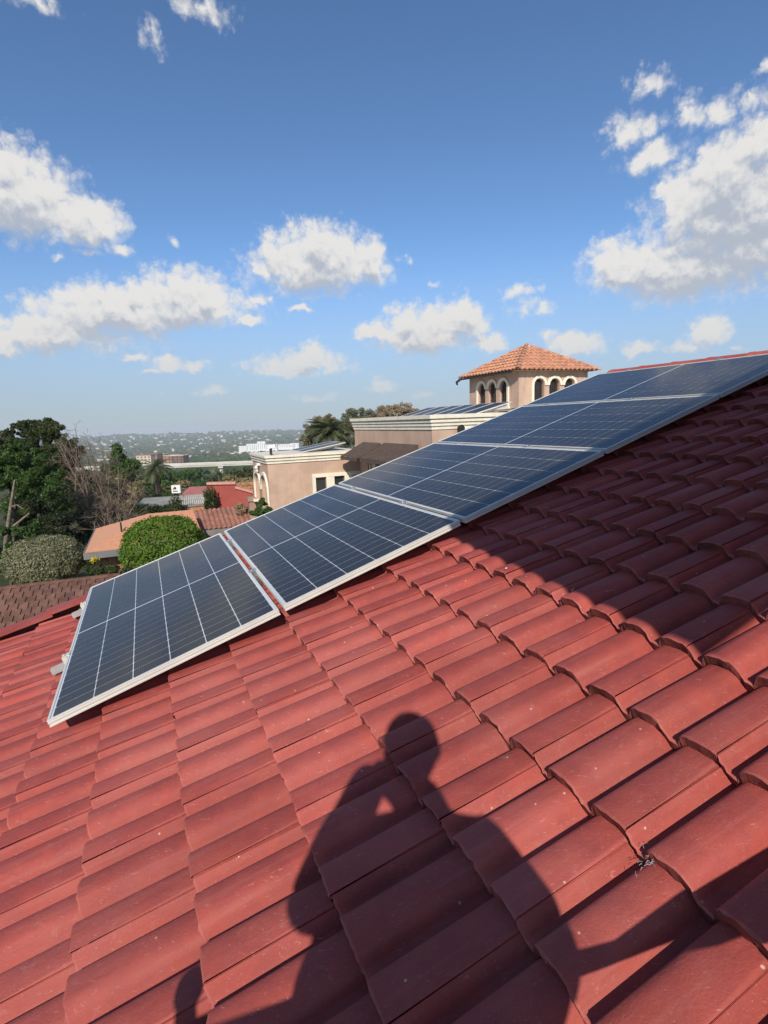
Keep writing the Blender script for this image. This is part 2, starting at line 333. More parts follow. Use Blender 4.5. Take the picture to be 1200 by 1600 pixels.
L_RUST = leaf_mat('pale_dry_blossom', (.28, .20, .12), (.48, .36, .23), .3)
L_PALM = leaf_mat('palm_leaflet', (.075, .095, .045), (.19, .20, .105), .35)
L_FAR = leaf_mat('far_tree_leaf', (.028, .050, .016), (.095, .125, .035), .15, scale=.02)
L_YEL = leaf_mat('yellow_flower', (.55, .40, .02), (.75, .58, .04), .3)

M_FARPV = mat('distant_solar_glass', (.035, .040, .050), .35, .1, 1, spec=.25)
def cell_mat():
    m = bpy.data.materials.new('silicon_cell'); m.use_nodes = True; T = NT(m.node_tree); b = T.n['Principled BSDF']
    tc = T.add('ShaderNodeTexCoord'); sp = T.add('ShaderNodeSeparateXYZ'); T.link(tc.outputs['Object'], sp.inputs[0])
    fr = T.math('ABSOLUTE', T.math('SUBTRACT', T.math('FRACT', T.math('MULTIPLY', sp.outputs[0], 1 / .0097)), .5))
    line = T.ramp(fr, .42, .47)
    geo = T.add('ShaderNodeNewGeometry'); oi = T.add('ShaderNodeObjectInfo')
    n = T.noise(geo.outputs['Position'], 1.6, 4, .6).outputs['Fac']; dn = T.noise(geo.outputs['Position'], .9, 5, .65).outputs['Fac']
    c = T.mix(T.math('MULTIPLY_ADD', oi.outputs['Random'], .35, T.math('MULTIPLY', n, .5)), (.009, .0088, .0100), (.016, .0152, .0165))
    c = T.mix(T.math('MULTIPLY', line, .42), c, (.15, .15, .16))
    c = T.mix(T.math('MULTIPLY', T.ramp(dn, .45, .75), .15), c, (.26, .21, .16))
    T.link(c, b.inputs['Base Color']); b.inputs['Roughness'].default_value = .45; b.inputs['Specular IOR Level'].default_value = .3
    b.inputs['Coat Weight'].default_value = .62; b.inputs['Coat IOR'].default_value = 1.22
    T.link(T.math('MULTIPLY_ADD', dn, .10, .045), b.inputs['Coat Roughness'])
    return m
M_CELL = cell_mat()
M_BACK = mat('white_backsheet_under_glass', (.62, .64, .65), .5, .04, 3, coat=1.0)

# ------------------------------------------------------------------ the house under the camera: frames
PHI = R_(23.63); TH = R_(17.53)
EU = np.array([math.cos(PHI), math.sin(PHI), 0]); EV = np.array([-math.sin(PHI), math.cos(PHI), 0])
ORG = np.array([-1.560, 2.259, CAMZ - 1.289])       # near lower corner of the lowest panel
U3 = EU * math.cos(TH) + np.array([0, 0, math.sin(TH)]); N3 = -EU * math.sin(TH) + np.array([0, 0, math.cos(TH)])
def pan(u, v, h): return ORG + u * U3 + v * EV + h * N3
ROOF_ROT = (0, -TH, PHI)
def project(p):
    c = CM.T @ (np.asarray(p) - CAM)
    return (600 + F_PX * c[0] / c[2], 800 + F_PX * c[1] / c[2], c[2])

house = thing('tiled_house', 'house with glossy red double-roll tile roof in the foreground carrying the row of solar panels', 'house', (ORG[0], ORG[1], 0), (0, 0, PHI))
UE, UR, VN, VF = -3.3, 6.02, -2.52, 2.30            # eave, ridge, near verge, far verge in roof coordinates
ze, zr = ORG[2] + UE * math.sin(TH), ORG[2] + UR * math.sin(TH); xe, xr = UE * math.cos(TH), UR * math.cos(TH)
w = MB(); w.prism([(xe + .5, 0), (2 * xr - xe - .5, 0), (2 * xr - xe - .5, ze - .1), (xr, zr - .42), (xe + .5, ze - .1)], VN + .12, VF - .25, 1)
part('wall', w, M_STUCCO, house)
roof = link('roof', MB().box((UE + .03, VN + .03, -.30), (UR - .02, VF - .04, -.215)).mesh('roof', [M_BARK_D]), house, (0, 0, ORG[2]), (0, -TH, 0))
bs = MB(); bs.prism([(xr + .03, zr - .16), (2 * xr - xe, ze - .16), (2 * xr - xe, ze - .26), (xr + .03, zr - .26)], VN, VF, 1)
part('back_slope', bs, M_TILE, house)

# ---- one double-roll tile: x up the slope, y towards the far verge, origin at butt / far side lock
RP, GA = 0.1575, 0.3160          # roll pitch, course gauge
HB = -0.129                      # pan height at the butt, below the panel glass
PLAIN = [(0, -.004), (.003, .014), (.006, .028), (.010, .038), (.016, .0455), (.026, .0515), (.042, .0553), (.060, .0570), (.076, .0568), (.090, .0535), (.102, .0465), (.112, .035), (.120, .0195), (.126, .007), (.132, .001), (.150, .000)]
LOCK = [(0, -.004), (.003, .014), (.006, .028), (.010, .038), (.016, .0455), (.026, .0515), (.042, .0553), (.060, .0572), (.078, .0575), (.096, .0562), (.112, .0525)]
LOCK2 = [(.1125, .0475), (.119, .036), (.126, .021), (.133, .008), (.139, .001), (.150, .000)]
TH_T = .038; RL_ = .84
def tile_mesh(seed):
    rg = random.Random(seed)
    # a tile starts below one side lock and ends at the crest side of the next lock
    prof = [(a - .1125, h * RL_) for a, h in LOCK2] + [(a + RP - .1125, h * RL_) for a, h in PLAIN] + [(a + 2 * RP - .1125, h * RL_) for a, h in LOCK]
    n = len(prof); mb = MB(); sl = TH_T / GA
    rows = [(.0, -.0040), (.005, 0.0), (GA + .03, 0.0)]
    vs = []
    for (x, dz) in rows:
        for (a, h) in prof:
            jit = rg.uniform(-.0022, .0012) if x == 0 else 0
            vs.append((x + (rg.uniform(-.0028, .0028) if x == 0 else rg.uniform(-.0015, .0015) if x < .01 else 0), -a, HB + h + dz + jit - x * sl))
    for (a, h) in prof: vs.append((.004 + rg.uniform(-.002, .006), -a, HB + h - TH_T + rg.uniform(-.004, .003)))
    fs = []; mi = []
    for r in range(2):
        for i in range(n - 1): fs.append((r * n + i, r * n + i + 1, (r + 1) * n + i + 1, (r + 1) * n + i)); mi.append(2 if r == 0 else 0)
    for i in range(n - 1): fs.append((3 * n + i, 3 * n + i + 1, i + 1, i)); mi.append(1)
    # free long edge at the lock
    o = len(vs); a, h = prof[-1]
    vs += [(0, -a - .0005, HB + h - .013), (GA + .03, -a - .0005, HB + h - .013 - (GA + .03) * sl)]
    fs.append((n - 1, o, o + 1, 3 * n - 1)); mi.append(0)
    mb.v = vs; mb.f = [f[::-1] for f in fs]; mb.m = mi
    return mb
variants = [tile_mesh(k) for k in range(6)]
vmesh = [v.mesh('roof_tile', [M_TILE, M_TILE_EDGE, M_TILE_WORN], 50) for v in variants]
U0T, V0T = 0.206, -2.118 + 2 * RP - .1125            # phase of butts and of side locks
slots = []
for i in range(math.floor((UE - U0T) / GA), 30):
    u = U0T + i * GA
    if u > UR - .14 or u < UE - .05: continue
    for j in range(-20, 30):
        v = V0T + 2 * RP * j
        if v > VF - .02 or v - .315 < VN - .16: continue
        area = 0; vis = False; pts = []
        for (a, b) in ((0, 0), (GA, 0), (GA, -.315), (0, -.315)):
            pts.append(project(pan(u + a, v + b, -.09)))
        if min(p[2] for p in pts) > .15:
            px = [min(max(p[0], 0), 1200) for p in pts]; py = [min(max(p[1], 0), 1600) for p in pts]
            area = abs(sum(px[k] * py[(k + 1) % 4] - px[(k + 1) % 4] * py[k] for k in range(4))) / 2
            if v - .315 > .05 and -.02 < u < 5.7 and v < 2.1: area *= .02      # under the panels
        slots.append((area, u, v))
slots.sort(reverse=True)
rest = MB()
for k, (area, u, v) in enumerate(slots):
    du, dv = random.uniform(-.003, .003), random.uniform(-.002, .002); rz = random.uniform(-.004, .004); ry = random.uniform(-.003, .003)
    if k < 300:
        link('roof_tile', vmesh[k % 6], roof, (u + du, v + dv, random.uniform(-.001, .001)), (0, ry, rz))
    else:
        vv = variants[k % 6]; o = len(rest.v)
        rest.v.extend([(x + u + du, y + v + dv, z) for (x, y, z) in vv.v]); rest.f.extend([tuple(q + o for q in f) for f in vv.f]); rest.m.extend(vv.m)
tag(part('roof_tiles', rest, [M_TILE, M_TILE_EDGE, M_TILE_WORN], roof, 50), kind='stuff')
# verge caps along the far gable, and ridge caps
def half_cap(L, r0, r1, lip, n=9, squash=.75):
    mb = MB(); vs = []
    for (x, r) in ((0, r0), (.035, r0), (.04, r0 * .96), (L, r1)):
        for k in range(n + 1):
            an = math.pi * k / n; vs.append((x, r * math.cos(an), r * squash * math.sin(an)))
    m = n + 1
    for s in range(3):
        for k in range(n): mb_f = (s * m + k, (s + 1) * m + k, (s + 1) * m + k + 1, s * m + k + 1); mb.f.append(mb_f); mb.m.append(0)
    o = len(vs)
    for k in range(n + 1):
        an = math.pi * k / n; vs.append((.002, (r0 - lip) * math.cos(an), (r0 - lip) * squash * math.sin(an)))
    for k in range(n): mb.f.append((k, k + 1, o + k + 1, o + k)); mb.m.append(1)
    mb.v = vs; return mb
vc = MB(); vc.box((0, -.075, -.012), (.47, .075, .012), 0); vc.box((0, .06, -.14), (.47, .078, -.012), 0)
vcm = vc.mesh('verge_tile', [M_TILE, M_TILE_EDGE], 30)
k = 0; u = UE
while u < UR - .1:
    link('verge_tile', vcm, roof, (u, VF - .06, -.045 + .0), (0, R_(2.6), 0)); u += .42
rc = half_cap(.46, .130, .100, .018).mesh('ridge_tile', [M_TILE, M_TILE_EDGE], 40)
v = VF + .02
while v > VN - .2:
    link('ridge_tile', rc, roof, (UR + .02, v, -.122), (R_(0), TH * 0 + R_(-2), R_(-90))); v -= .41
fas = MB(); fas.box((UE - .02, VN, -.42), (UE + .02, VF - .02, -.17)); part('fascia_board', fas, M_FASCIA, roof)
ter = MB(); ter.box((-3.0, -7.0, 4.30), (9.0, VN - .16, 4.58)); part('terrace_slab', ter, M_CONC, house)

# unseen upper room, added and shaped so its eave throws the big tile shadow
LP = np.array([.18223, .72880, -.66003]); S_UP = 3.2
cu, cv, ch = 2.115 - LP[0] * S_UP, -1.684 - LP[1] * S_UP, -.085 - LP[2] * S_UP
ur = link('added_upper_storey', MB().prism([(cu + 1.0, -.35), (6.6, -.35), (6.6, ch - .003), (cu + 1.0, ch - .003)], cv + .1, -2.33, 1).mesh('added_upper_storey', [M_STUCCO]), house, (0, 0, ORG[2]), (0, -TH, 0))
v_end = .10 - LP[1] * S_UP
sb = MB(); q = [(cu, cv), (7.0, cv), (7.0, v_end), (cu + .13, v_end)]
sb.prism(q, ch, ch + .12, 2); part('shadow_eave_slab', sb, M_BROWNTILE, ur)

# ------------------------------------------------------------------ solar panels
PW, PL, GAP = 1.134, 2.279, 0.0306
def frame_mb():
    sec = [(0, -.035), (0, -.028), (.0025, -.0265), (.0025, -.019), (0, -.0175), (0, -.0105), (.0025, -.009), (.0025, -.0065), (0, -.005), (0, -.0008), (.0008, 0), (.0110, 0), (.0118, -.0008), (.0118, -.0030), (.0118, -.035)]
    mb = MB(); n = len(sec); corners = [(0, 0, 1, 1), (PW, 0, -1, 1), (PW, PL, -1, -1), (0, PL, 1, -1)]; vs = []
    for (cx, cy, sx, sy) in corners:
        for (d, h) in sec: vs.append((cx + sx * d, cy + sy * d, h))
    fs = []
    for c in range(4):
        for i in range(n - 1): fs.append((c * n + i, ((c + 1) % 4) * n + i, ((c + 1) % 4) * n + i + 1, c * n + i + 1))
    mb.v = vs; mb.f = fs; mb.m = [0] * len(fs); return mb
fm = frame_mb().mesh('frame', [M_ALU], 30)
bm_ = MB().box((.0118, .0118, -.0065), (PW - .0118, PL - .0118, -.0035)).mesh('backsheet', [M_BACK])
CWP = (PW - .040) / 6; CW = CWP - .0044; HALF = (PL - .044 - .014) / 2; RWP = HALF / 12; RW = RWP - .0040
ch_ = .006
cm = MB(); cm.prism([(ch_, 0), (CW - ch_, 0), (CW, ch_), (CW, RW), (0, RW), (0, ch_)], -.0033, -.0026, 2)
cell_me = cm.mesh('solar_cell', [M_CELL])
panel_labels = ['lowest solar panel of the row, nearest the brown tile roof and the topiary bushes',
 'second solar panel from the lower end of the row, stucco wing behind it',
 'middle solar panel of the five, where the dark shadow on the tiles starts',
 'fourth solar panel up the roof row, with the tower rising behind its far edge',
 'uppermost solar panel of the roof row, tucked under the red ridge tiles']
protop = None
for k in range(5):
    u0 = k * (PW + GAP)
    if k == 0:
        p = thing('solar_panel', panel_labels[0], 'solar panel', pan(u0, 0, 0), ROOF_ROT, 'solar panels in a row up the red roof'); protop = p
        link('frame', fm, p); link('backsheet', bm_, p)
        for half in (0, 1):
            y0 = .022 + half * (HALF + .014)
            for r in range(12):
                for c in range(6): link('solar_cell', cell_me, p, (.020 + c * CWP + .0022, y0 + r * RWP + .0013, 0))
    else:
        p = copy_tree(protop); p['label'] = panel_labels[k]; p.location = pan(u0, 0, 0)
    if k in (0, 1): p.location = pan(u0, -.004 if k == 0 else .006, 0)
# mounting rails, clamps and roof hooks
for k, (rv, lab) in enumerate(((.80, 'aluminium mounting rail under the near half of the panel row'), (1.845, 'aluminium mounting rail under the far half of the panel row'))):
    rt = thing('mounting_rail', lab, 'mounting rail', pan(-.115, rv, -.0365), ROOF_ROT, 'rails carrying the solar panels')
    sec = [(-.02, 0), (-.008, 0), (-.008, -.008), (.008, -.008), (.008, 0), (.02, 0), (.02, -.036), (.014, -.036), (.014, -.030), (-.014, -.030), (-.014, -.036), (-.02, -.036)]
    mb = MB(); mb.prism(sec, 0, 6.02, 0); part('rail_bar', mb, M_RAILM, rt)
    for c in range(6):
        uc = .115 + c * (PW + GAP) - GAP / 2 + (GAP / 2 - .012 if c == 0 else 0)
        cl = MB()
        if c == 0: cl.box((uc - .022, -.028, -.002), (uc + .005, .028, .038)); cl.box((uc + .0, -.028, .0365), (uc + .022, .028, .0405))
        else:
            cl.box((uc - GAP / 2 + .002, -.03, .004), (uc + GAP / 2 - .002, .03, .0365)); cl.box((uc - .024, -.03, .0368), (uc + .024, .03, .0405))
        bolt = MB(); cl.tube([(uc - .004 * (c == 0) * 3, 0, .0405), (uc - .004 * (c == 0) * 3, 0, .048)], .0075, 6)
        part('clamp', cl, M_STEEL if c else M_ALU, rt)
    for c in range(7):
        hk = MB(); x = .35 + c * .92
        hk.box((x - .018, -.05, -.042), (x + .018, -.022, -.002)); hk.box((x - .018, -.05, -.095), (x + .018, -.044, -.03)); hk.box((x - .018, -.05, -.098), (x + .30, -.02, -.093))
        part('roof_hook', hk, M_STEEL, rt)
#@@SECTION2
# ------------------------------------------------------------------ ground and far terrain
KN_R = [0, 28, 45, 60, 100, 150, 250, 350, 700, 1000, 1800, 2600, 3600, 5000, 6500, 12000]
KN_Z = [0, 0, -3, -6, -10, -13.5, -20, -27, -46, -62, -86, -90, -80, 0, 0, 0]
def ground_z(x, y):
    r = math.hypot(x, y); z = float(np.interp(r, KN_R, KN_Z)); az = math.atan2(x, max(y, 1e-3)) if y > 0 else -.3
    if r > 3600:
        rz = 6 - 5000 * (.0175 + max(-.5, min(.1, az)) * .013 + .0012 * math.sin(az * 31) + .0008 * math.sin(az * 77 + 1))
        if az > -.27: rz += 12 * min(1, (az + .27) / .12)
        z = float(np.interp(r, [3600, 5000, 6500, 12000], [-80, rz, -128, -136]))
    if r < 300: z -= 1.3 * max(0, min(1, (-9 - x) / 8)) * max(0, min(1, (80 - r) / 40))
    if 400 < r < 5600: z += 5 * math.sin(x / 190 + 1) * math.sin(y / 260) * min(1, (r - 400) / 500)
    return z
g = MB(); gx = np.concatenate([-np.geomspace(8000, 30, 46), np.linspace(-26, 26, 27), np.geomspace(30, 8000, 46)])
gy = np.concatenate([-np.geomspace(300, 20, 8), np.linspace(-16, 60, 39), np.geomspace(64, 8600, 66)])
g.v = [(float(x), float(y), ground_z(x, y)) for y in gy for x in gx]; nx = len(gx)
g.f = [(j * nx + i, j * nx + i + 1, (j + 1) * nx + i + 1, (j + 1) * nx + i) for j in range(len(gy) - 1) for i in range(nx - 1)]; g.m = [0] * len(g.f)
def terrain_mat():
    m = bpy.data.materials.new('valley_ground'); m.use_nodes = True; T = NT(m.node_tree); b = T.n['Principled BSDF']
    P = T.add('ShaderNodeNewGeometry').outputs['Position']
    a = T.noise(P, .006, 8, .7).outputs['Fac']; c = T.noise(P, .05, 6, .7).outputs['Fac']; d = T.noise(P, .9, 5, .7).outputs['Fac']
    col = T.mix(T.ramp(c, .35, .65), (.030, .045, .016), (.085, .095, .035)); col = T.mix(T.ramp(a, .55, .68), col, (.20, .165, .10))
    col = T.mix(T.ramp(d, .45, .7), col, T.mix(.5, col, (.13, .10, .06)))
    T.link(col, b.inputs['Base Color']); b.inputs['Roughness'].default_value = 1.0; b.inputs['Specular IOR Level'].default_value = .05; return m
tag(link('ground', g.mesh('ground', terrain_mat(), 80)), kind='structure')

# ------------------------------------------------------------------ building helpers
def wall_arches(mb, L, z0, z1, ops, depth, fn, mi=0):
    """a wall skin with arched or square openings and their reveals; fn(a, n, z) -> point, n = depth behind the face"""
    xs = {0.0, L}
    for o in ops:
        k = 12 if o['rz'] > 0 else 1
        for i in range(k + 1): xs.add(round(o['c'] - o['r'] * math.cos(math.pi * i / k), 5))
    xs = sorted(xs)
    def top(o, a):
        t = max(0, 1 - ((a - o['c']) / o['r']) ** 2); return o['zs'] + o['rz'] * math.sqrt(t)
    for a, b in zip(xs[:-1], xs[1:]):
        mid = (a + b) / 2; o = next((o for o in ops if abs(mid - o['c']) < o['r']), None)
        if o is None: mb.add([fn(a, 0, z0), fn(b, 0, z0), fn(b, 0, z1), fn(a, 0, z1)], [(0, 1, 2, 3)], mi)
        else:
            ta, tb = top(o, a), top(o, b)
            mb.add([fn(a, 0, z0), fn(b, 0, z0), fn(b, 0, o['zb']), fn(a, 0, o['zb'])], [(0, 1, 2, 3)], mi)
            mb.add([fn(a, 0, ta), fn(b, 0, tb), fn(b, 0, z1), fn(a, 0, z1)], [(0, 1, 2, 3)], mi)
            mb.add([fn(a, 0, ta), fn(b, 0, tb), fn(b, depth, tb), fn(a, depth, ta)], [(3, 2, 1, 0)], mi)
            mb.add([fn(a, 0, o['zb']), fn(b, 0, o['zb']), fn(b, depth, o['zb']), fn(a, depth, o['zb'])], [(0, 1, 2, 3)], mi)
    for o in ops:
        for s in (-1, 1):
            a = o['c'] + s * o['r']; mb.add([fn(a, 0, o['zb']), fn(a, depth, o['zb']), fn(a, depth, o['zs']), fn(a, 0, o['zs'])], [(0, 1, 2, 3)], mi)
def arch_band(mb, c, zs, r0, r1, rzk, d, fn, zl=None, zr_=None, mi=0, n=14):
    """a raised arch moulding with optional legs; d = how proud it stands"""
    pts = [(math.cos(math.pi * i / n), math.sin(math.pi * i / n)) for i in range(n + 1)]
    ring = [(c + r1 * x, zs + r1 * rzk * y, c + r0 * x, zs + r0 * rzk * y) for x, y in pts]
    if zr_ is not None: ring = [(c + r1, zr_, c + r0, zr_)] + ring
    if zl is not None: ring = ring + [(c - r1, zl, c - r0, zl)]
    o = len(mb.v)
    for (ax, az_, bx, bz) in ring: mb.v += [fn(ax, -d, az_), fn(bx, -d, bz), fn(bx, .01, bz), fn(ax, .01, az_)]
    for i in range(len(ring) - 1):
        for k in range(4): mb.f.append((o + i * 4 + k, o + i * 4 + (k + 1) % 4, o + i * 4 + 4 + (k + 1) % 4, o + i * 4 + 4 + k)); mb.m.append(mi)
    mb.f += [(o, o + 1, o + 2, o + 3), tuple(o + len(ring) * 4 - 4 + k for k in (3, 2, 1, 0))]; mb.m += [mi, mi]
def arch_panel(mb, c, zs, zb, r, rzk, n_, fn, mi=0, k=14):
    pts = [(c + r, zb)] + [(c + r * math.cos(math.pi * i / k), zs + r * rzk * math.sin(math.pi * i / k)) for i in range(k + 1)] + [(c - r, zb)]
    mb.add([fn(a, n_, z) for a, z in pts], [tuple(range(len(pts)))], mi)
def tiled_plane(mb, o, ex, es, W, H, xl, xr, course=.33, pitch=.2, amp=.035, step=.02, mi=0, sub=4):
    """pan tiled slope: ribs run up the slope, each course steps over the one below; xl/xr(y) clip the ends"""
    o, ex, es = map(np.asarray, (o, ex, es)); nr = np.cross(ex, es); nr = nr / np.linalg.norm(nr)
    nc = max(1, round(H / course)); nxs = max(2, int(W / pitch * sub))
    for c in range(nc):
        y0, y1 = H * c / nc, H * (c + 1) / nc + .02; base = len(mb.v); ok = 0
        for (y, h) in ((y0, -.005), (y0, step), (min(y1, H), 0)):
            a, b = xl(min(y, H)), xr(min(y, H))
            for i in range(nxs + 1):
                x = min(max(W * i / nxs, a), b); ph = (x / pitch) % 1.0
                mb.v.append(tuple(o + ex * x + es * y + nr * (h + amp * (.5 - .5 * math.cos(2 * math.pi * ph)))))
        for r in range(2):
            for i in range(nxs):
                q = base + r * (nxs + 1) + i
                if xr(y0) > W * i / nxs and xl(y0) < W * (i + 1) / nxs: mb.f.append((q, q + 1, q + nxs + 2, q + nxs + 1)); mb.m.append(mi)
def cornice(mb, x0, y0, x1, y1, bands):
    for (z0, z1, o) in bands: mb.box((x0 - o, y0 - o, z0), (x1 + o, y1 + o, z1))

# ------------------------------------------------------------------ villa: low wing
wing = thing('villa_wing', 'low flat-roofed wing in pinkish stucco with cream cornice and arched side windows', 'building', (-4.63, 21.34, 0), (0, 0, PHI))
fx = lambda a, n, z: (.12 + n, 3.32 - a, z)          # left face, a runs from the far corner to the near one
fy = lambda a, n, z: (.12 + a, .12 + n, z)           # right face
mb = MB()
wall_arches(mb, 3.2, -1.5, 4.45, [dict(c=.92, r=.60, zs=3.35, rz=.60, zb=2.35), dict(c=2.36, r=.60, zs=3.35, rz=.60, zb=2.1)], .16, fx)
wall_arches(mb, 4.25, -1.5, 4.45, [dict(c=2.17, r=.23, zs=3.76, rz=0, zb=2.72), dict(c=2.98, r=.23, zs=3.76, rz=0, zb=2.72)], .14, fy)
mb.add([(.12, 3.32, -1.5), (4.3, 3.32, -1.5), (4.3, 3.32, 4.45), (.12, 3.32, 4.45)], [(0, 1, 2, 3)])
part('wall', mb, M_STUCCO, wing)
mb = MB(); cornice(mb, .12, .12, 4.2, 3.32, [(4.45, 4.52, .04), (4.524, 4.56, .02), (4.564, 4.64, .075), (4.644, 4.68, .04), (4.684, 4.78, .12)]); part('cornice', mb, M_CREAM, wing)
mb = MB(); mb.box((.3, .3, 4.783), (4.2, 3.2, 4.79)); part('roof', mb, M_CREAM_ROOF, wing)
for c, zb in ((.92, 2.72), (2.36, 2.45)):
    mb = MB(); arch_band(mb, c, 3.35, .60, .73, 1.0, .07, fx, zl=zb if c < 2 else 3.30, zr_=3.30 if c < 2 else zb); wf = part('window_surround', mb, M_CREAM, wing)
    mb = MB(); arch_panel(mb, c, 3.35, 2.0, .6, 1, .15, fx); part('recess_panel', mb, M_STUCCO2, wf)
    mb = MB(); a0 = c - .85 if c < 2 else c - .5; mb.obox(fx(a0 + .25, -.06, zb - .04), (.12, 0, 0), (0, .28, 0), (0, 0, .05)); part('sill', mb, M_CREAM, wf)
mb = MB()
for (a, b) in ((1.80, 1.94), (2.40, 2.75), (3.21, 3.55), (4.05, 4.2)): mb.box((.12 + a, .07, 2.6), (.12 + b, .118, 3.765))
mb.box((1.92, .065, 3.77), (4.32, .118, 3.92)); mb.box((1.92, .05, 2.5), (4.32, .118, 2.6)); wf = part('window_frame', mb, M_CREAM, wing)
for c in (2.17, 2.98):
    mb = MB(); mb.box((.12 + c - .235, .22, 2.70), (.12 + c + .235, .24, 3.78)); part('window_pane', mb, M_GLASS, wf)
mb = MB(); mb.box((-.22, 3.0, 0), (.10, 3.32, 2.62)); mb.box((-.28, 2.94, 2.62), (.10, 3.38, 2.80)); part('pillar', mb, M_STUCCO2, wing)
mb = MB(); mb.box((-.02, 1.62, 4.30), (.13, 1.86, 4.40)); mb.tube([(.02, 1.74, 4.30), (-.05, 1.74, 4.18)], [.05, .08], 8); part('wall_lamp', mb, M_WHITE, wing)
cam_t = thing('security_camera', 'small white security camera on a dark bracket at the wing parapet corner', 'camera', tuple(at(423.5, 709.5, 21.7)), (0, 0, .3))
mb = MB(); mb.obox((0, 0, .12), (.05, 0, 0), (0, .05, 0), (0, 0, .14)); part('bracket', mb, M_DARK, cam_t)
mb = MB(); mb.obox((.04, -.05, .30), (.15, -.03, .03), (.02, .06, 0), (-.01, 0, .06)); part('housing', mb, M_WHITE, cam_t)

# ------------------------------------------------------------------ villa: taller block with awnings
blk = thing('villa_block', 'tall stucco block with heavy banded cream cornice beside the tower', 'building', (1.53, 17.0, 0), (0, 0, PHI))
bx = lambda a, n, z: (.14 + n, 7.0 - a, z)
mb = MB()
wall_arches(mb, 6.86, -1.5, 5.66, [dict(c=2.0, r=.62, zs=4.95, rz=0, zb=3.3), dict(c=4.55, r=1.05, zs=4.95, rz=0, zb=3.3)], .18, bx)
mb.add([(.14, .14, -1.5), (9, .14, -1.5), (9, .14, 5.66), (.14, .14, 5.66)], [(0, 1, 2, 3)])
mb.add([(.14, 7.0, -1.5), (9, 7.0, -1.5), (9, 7.0, 5.66), (.14, 7.0, 5.66)], [(3, 2, 1, 0)]); mb.add([(9, .14, -1.5), (9, 7, -1.5), (9, 7, 5.66), (9, .14, 5.66)], [(0, 1, 2, 3)])
part('wall', mb, M_STUCCO, blk)
mb = MB(); cornice(mb, .14, .14, 9, 7.0, [(5.66, 5.73, .03), (5.734, 5.77, .015), (5.774, 5.84, .06), (5.844, 5.88, .03), (5.884, 5.96, .09), (5.964, 6.0, .06), (6.004, 6.12, .14)]); part('cornice', mb, M_CREAM, blk)
mb = MB(); mb.box((.4, .4, 6.123), (8.8, 6.8, 6.13)); part('roof', mb, M_CREAM_ROOF, blk)
for c, r in ((2.0, .62), (4.55, 1.05)):
    mb = MB()
    for a in ((c - r, c - r + .09), (c - .05, c + .05), (c + r - .09, c + r)): mb.obox(bx((a[0] + a[1]) / 2, .08, 4.12), (.04, 0, 0), (0, (a[1] - a[0]) / 2, 0), (0, 0, .82))
    mb.obox(bx(c, .085, 4.91), (.035, 0, 0), (0, r - .002, 0), (0, 0, .04)); wf = part('window_frame', mb, M_CREAM, blk)
    mb = MB(); mb.obox(bx(c, .15, 4.12), (.01, 0, 0), (0, r - .01, 0), (0, 0, .815)); part('window_pane', mb, M_GLASS, wf)
    mb = MB(); k = 10; a0 = c - r + .12; vs = []
    for i in range(k + 1): vs += [bx(a0 + i * .045, .115 + .015 * (i % 2), 3.32), bx(a0 + i * .03, .115 + .015 * (i % 2), 4.88)]
    mb.add(vs, [(2 * i, 2 * i + 2, 2 * i + 3, 2 * i + 1) for i in range(k)]); part('curtain', mb, M_WHITEB, wf)
for nm_l, (y0, y1), dz in (('small brown fabric awning over the far window of the tall block', (4.17, 6.05), 0), ('larger brown fabric awning over the near window of the tall block', (1.05, 3.88), .02)):
    aw = thing('window_awning', nm_l, 'awning', tuple(np.array([1.53, 17.0, 5.17 + dz]) + EU * .14 + EV * (y0 + y1) / 2), (0, 0, PHI), 'brown awnings on the tall block')
    h = (y1 - y0) / 2; mb = MB(); k = 8; vs = []
    for j in range(k + 1):
        t = j / k
        for i in range(13):
            yy = -h + 2 * h * i / 12; vs.append((-.02 - 1.0 * t, yy, -.02 - .52 * t - .05 * math.sin(math.pi * t) + .012 * math.sin(i * 1.7) * t))
    mb.add(vs, [(j * 13 + i, j * 13 + i + 1, (j + 1) * 13 + i + 1, (j + 1) * 13 + i) for j in range(k) for i in range(12)])
    o = len(mb.v); vs = []
    for i in range(25): vs += [(-1.02, -h + 2 * h * i / 24, -.54), (-1.03, -h + 2 * h * i / 24, -.66 - .03 * (i % 2))]
    mb.add(vs, [(2 * i, 2 * i + 2, 2 * i + 3, 2 * i + 1) for i in range(24)]); part('canopy', mb, M_AWN, aw, 40)
    for s in (-1, 1):
        mb = MB(); mb.tube([(-.01, s * (h - .03), -.50), (-1.0, s * (h - .03), -.54)], .014, 6); part('arm', mb, M_DARK, aw)
        mb = MB(); mb.add([(-.02, s * (h - .005), -.03), (-1.02, s * (h - .005), -.55), (-.02, s * (h - .005), -.55)], [(0, 1, 2)]); part('side_flap', mb, M_AWN, aw)
lamp = thing('floodlight', 'round dark floodlight on the tall block wall under the cornice', 'floodlight', tuple(np.array([1.53, 17.0, 5.68]) + EU * 1.10 + EV * .1), (0, 0, PHI))
mb = MB(); mb.tube([(0, .04, 0), (0, -.16, -.02)], [.05, .13], 12); part('lamp_head', mb, M_DARK, lamp)
mb = MB(); mb.obox((.16, -.06, -.03), (.12, 0, 0), (0, .03, 0), (0, 0, .03)); part('bracket', mb, M_WHITE, lamp)

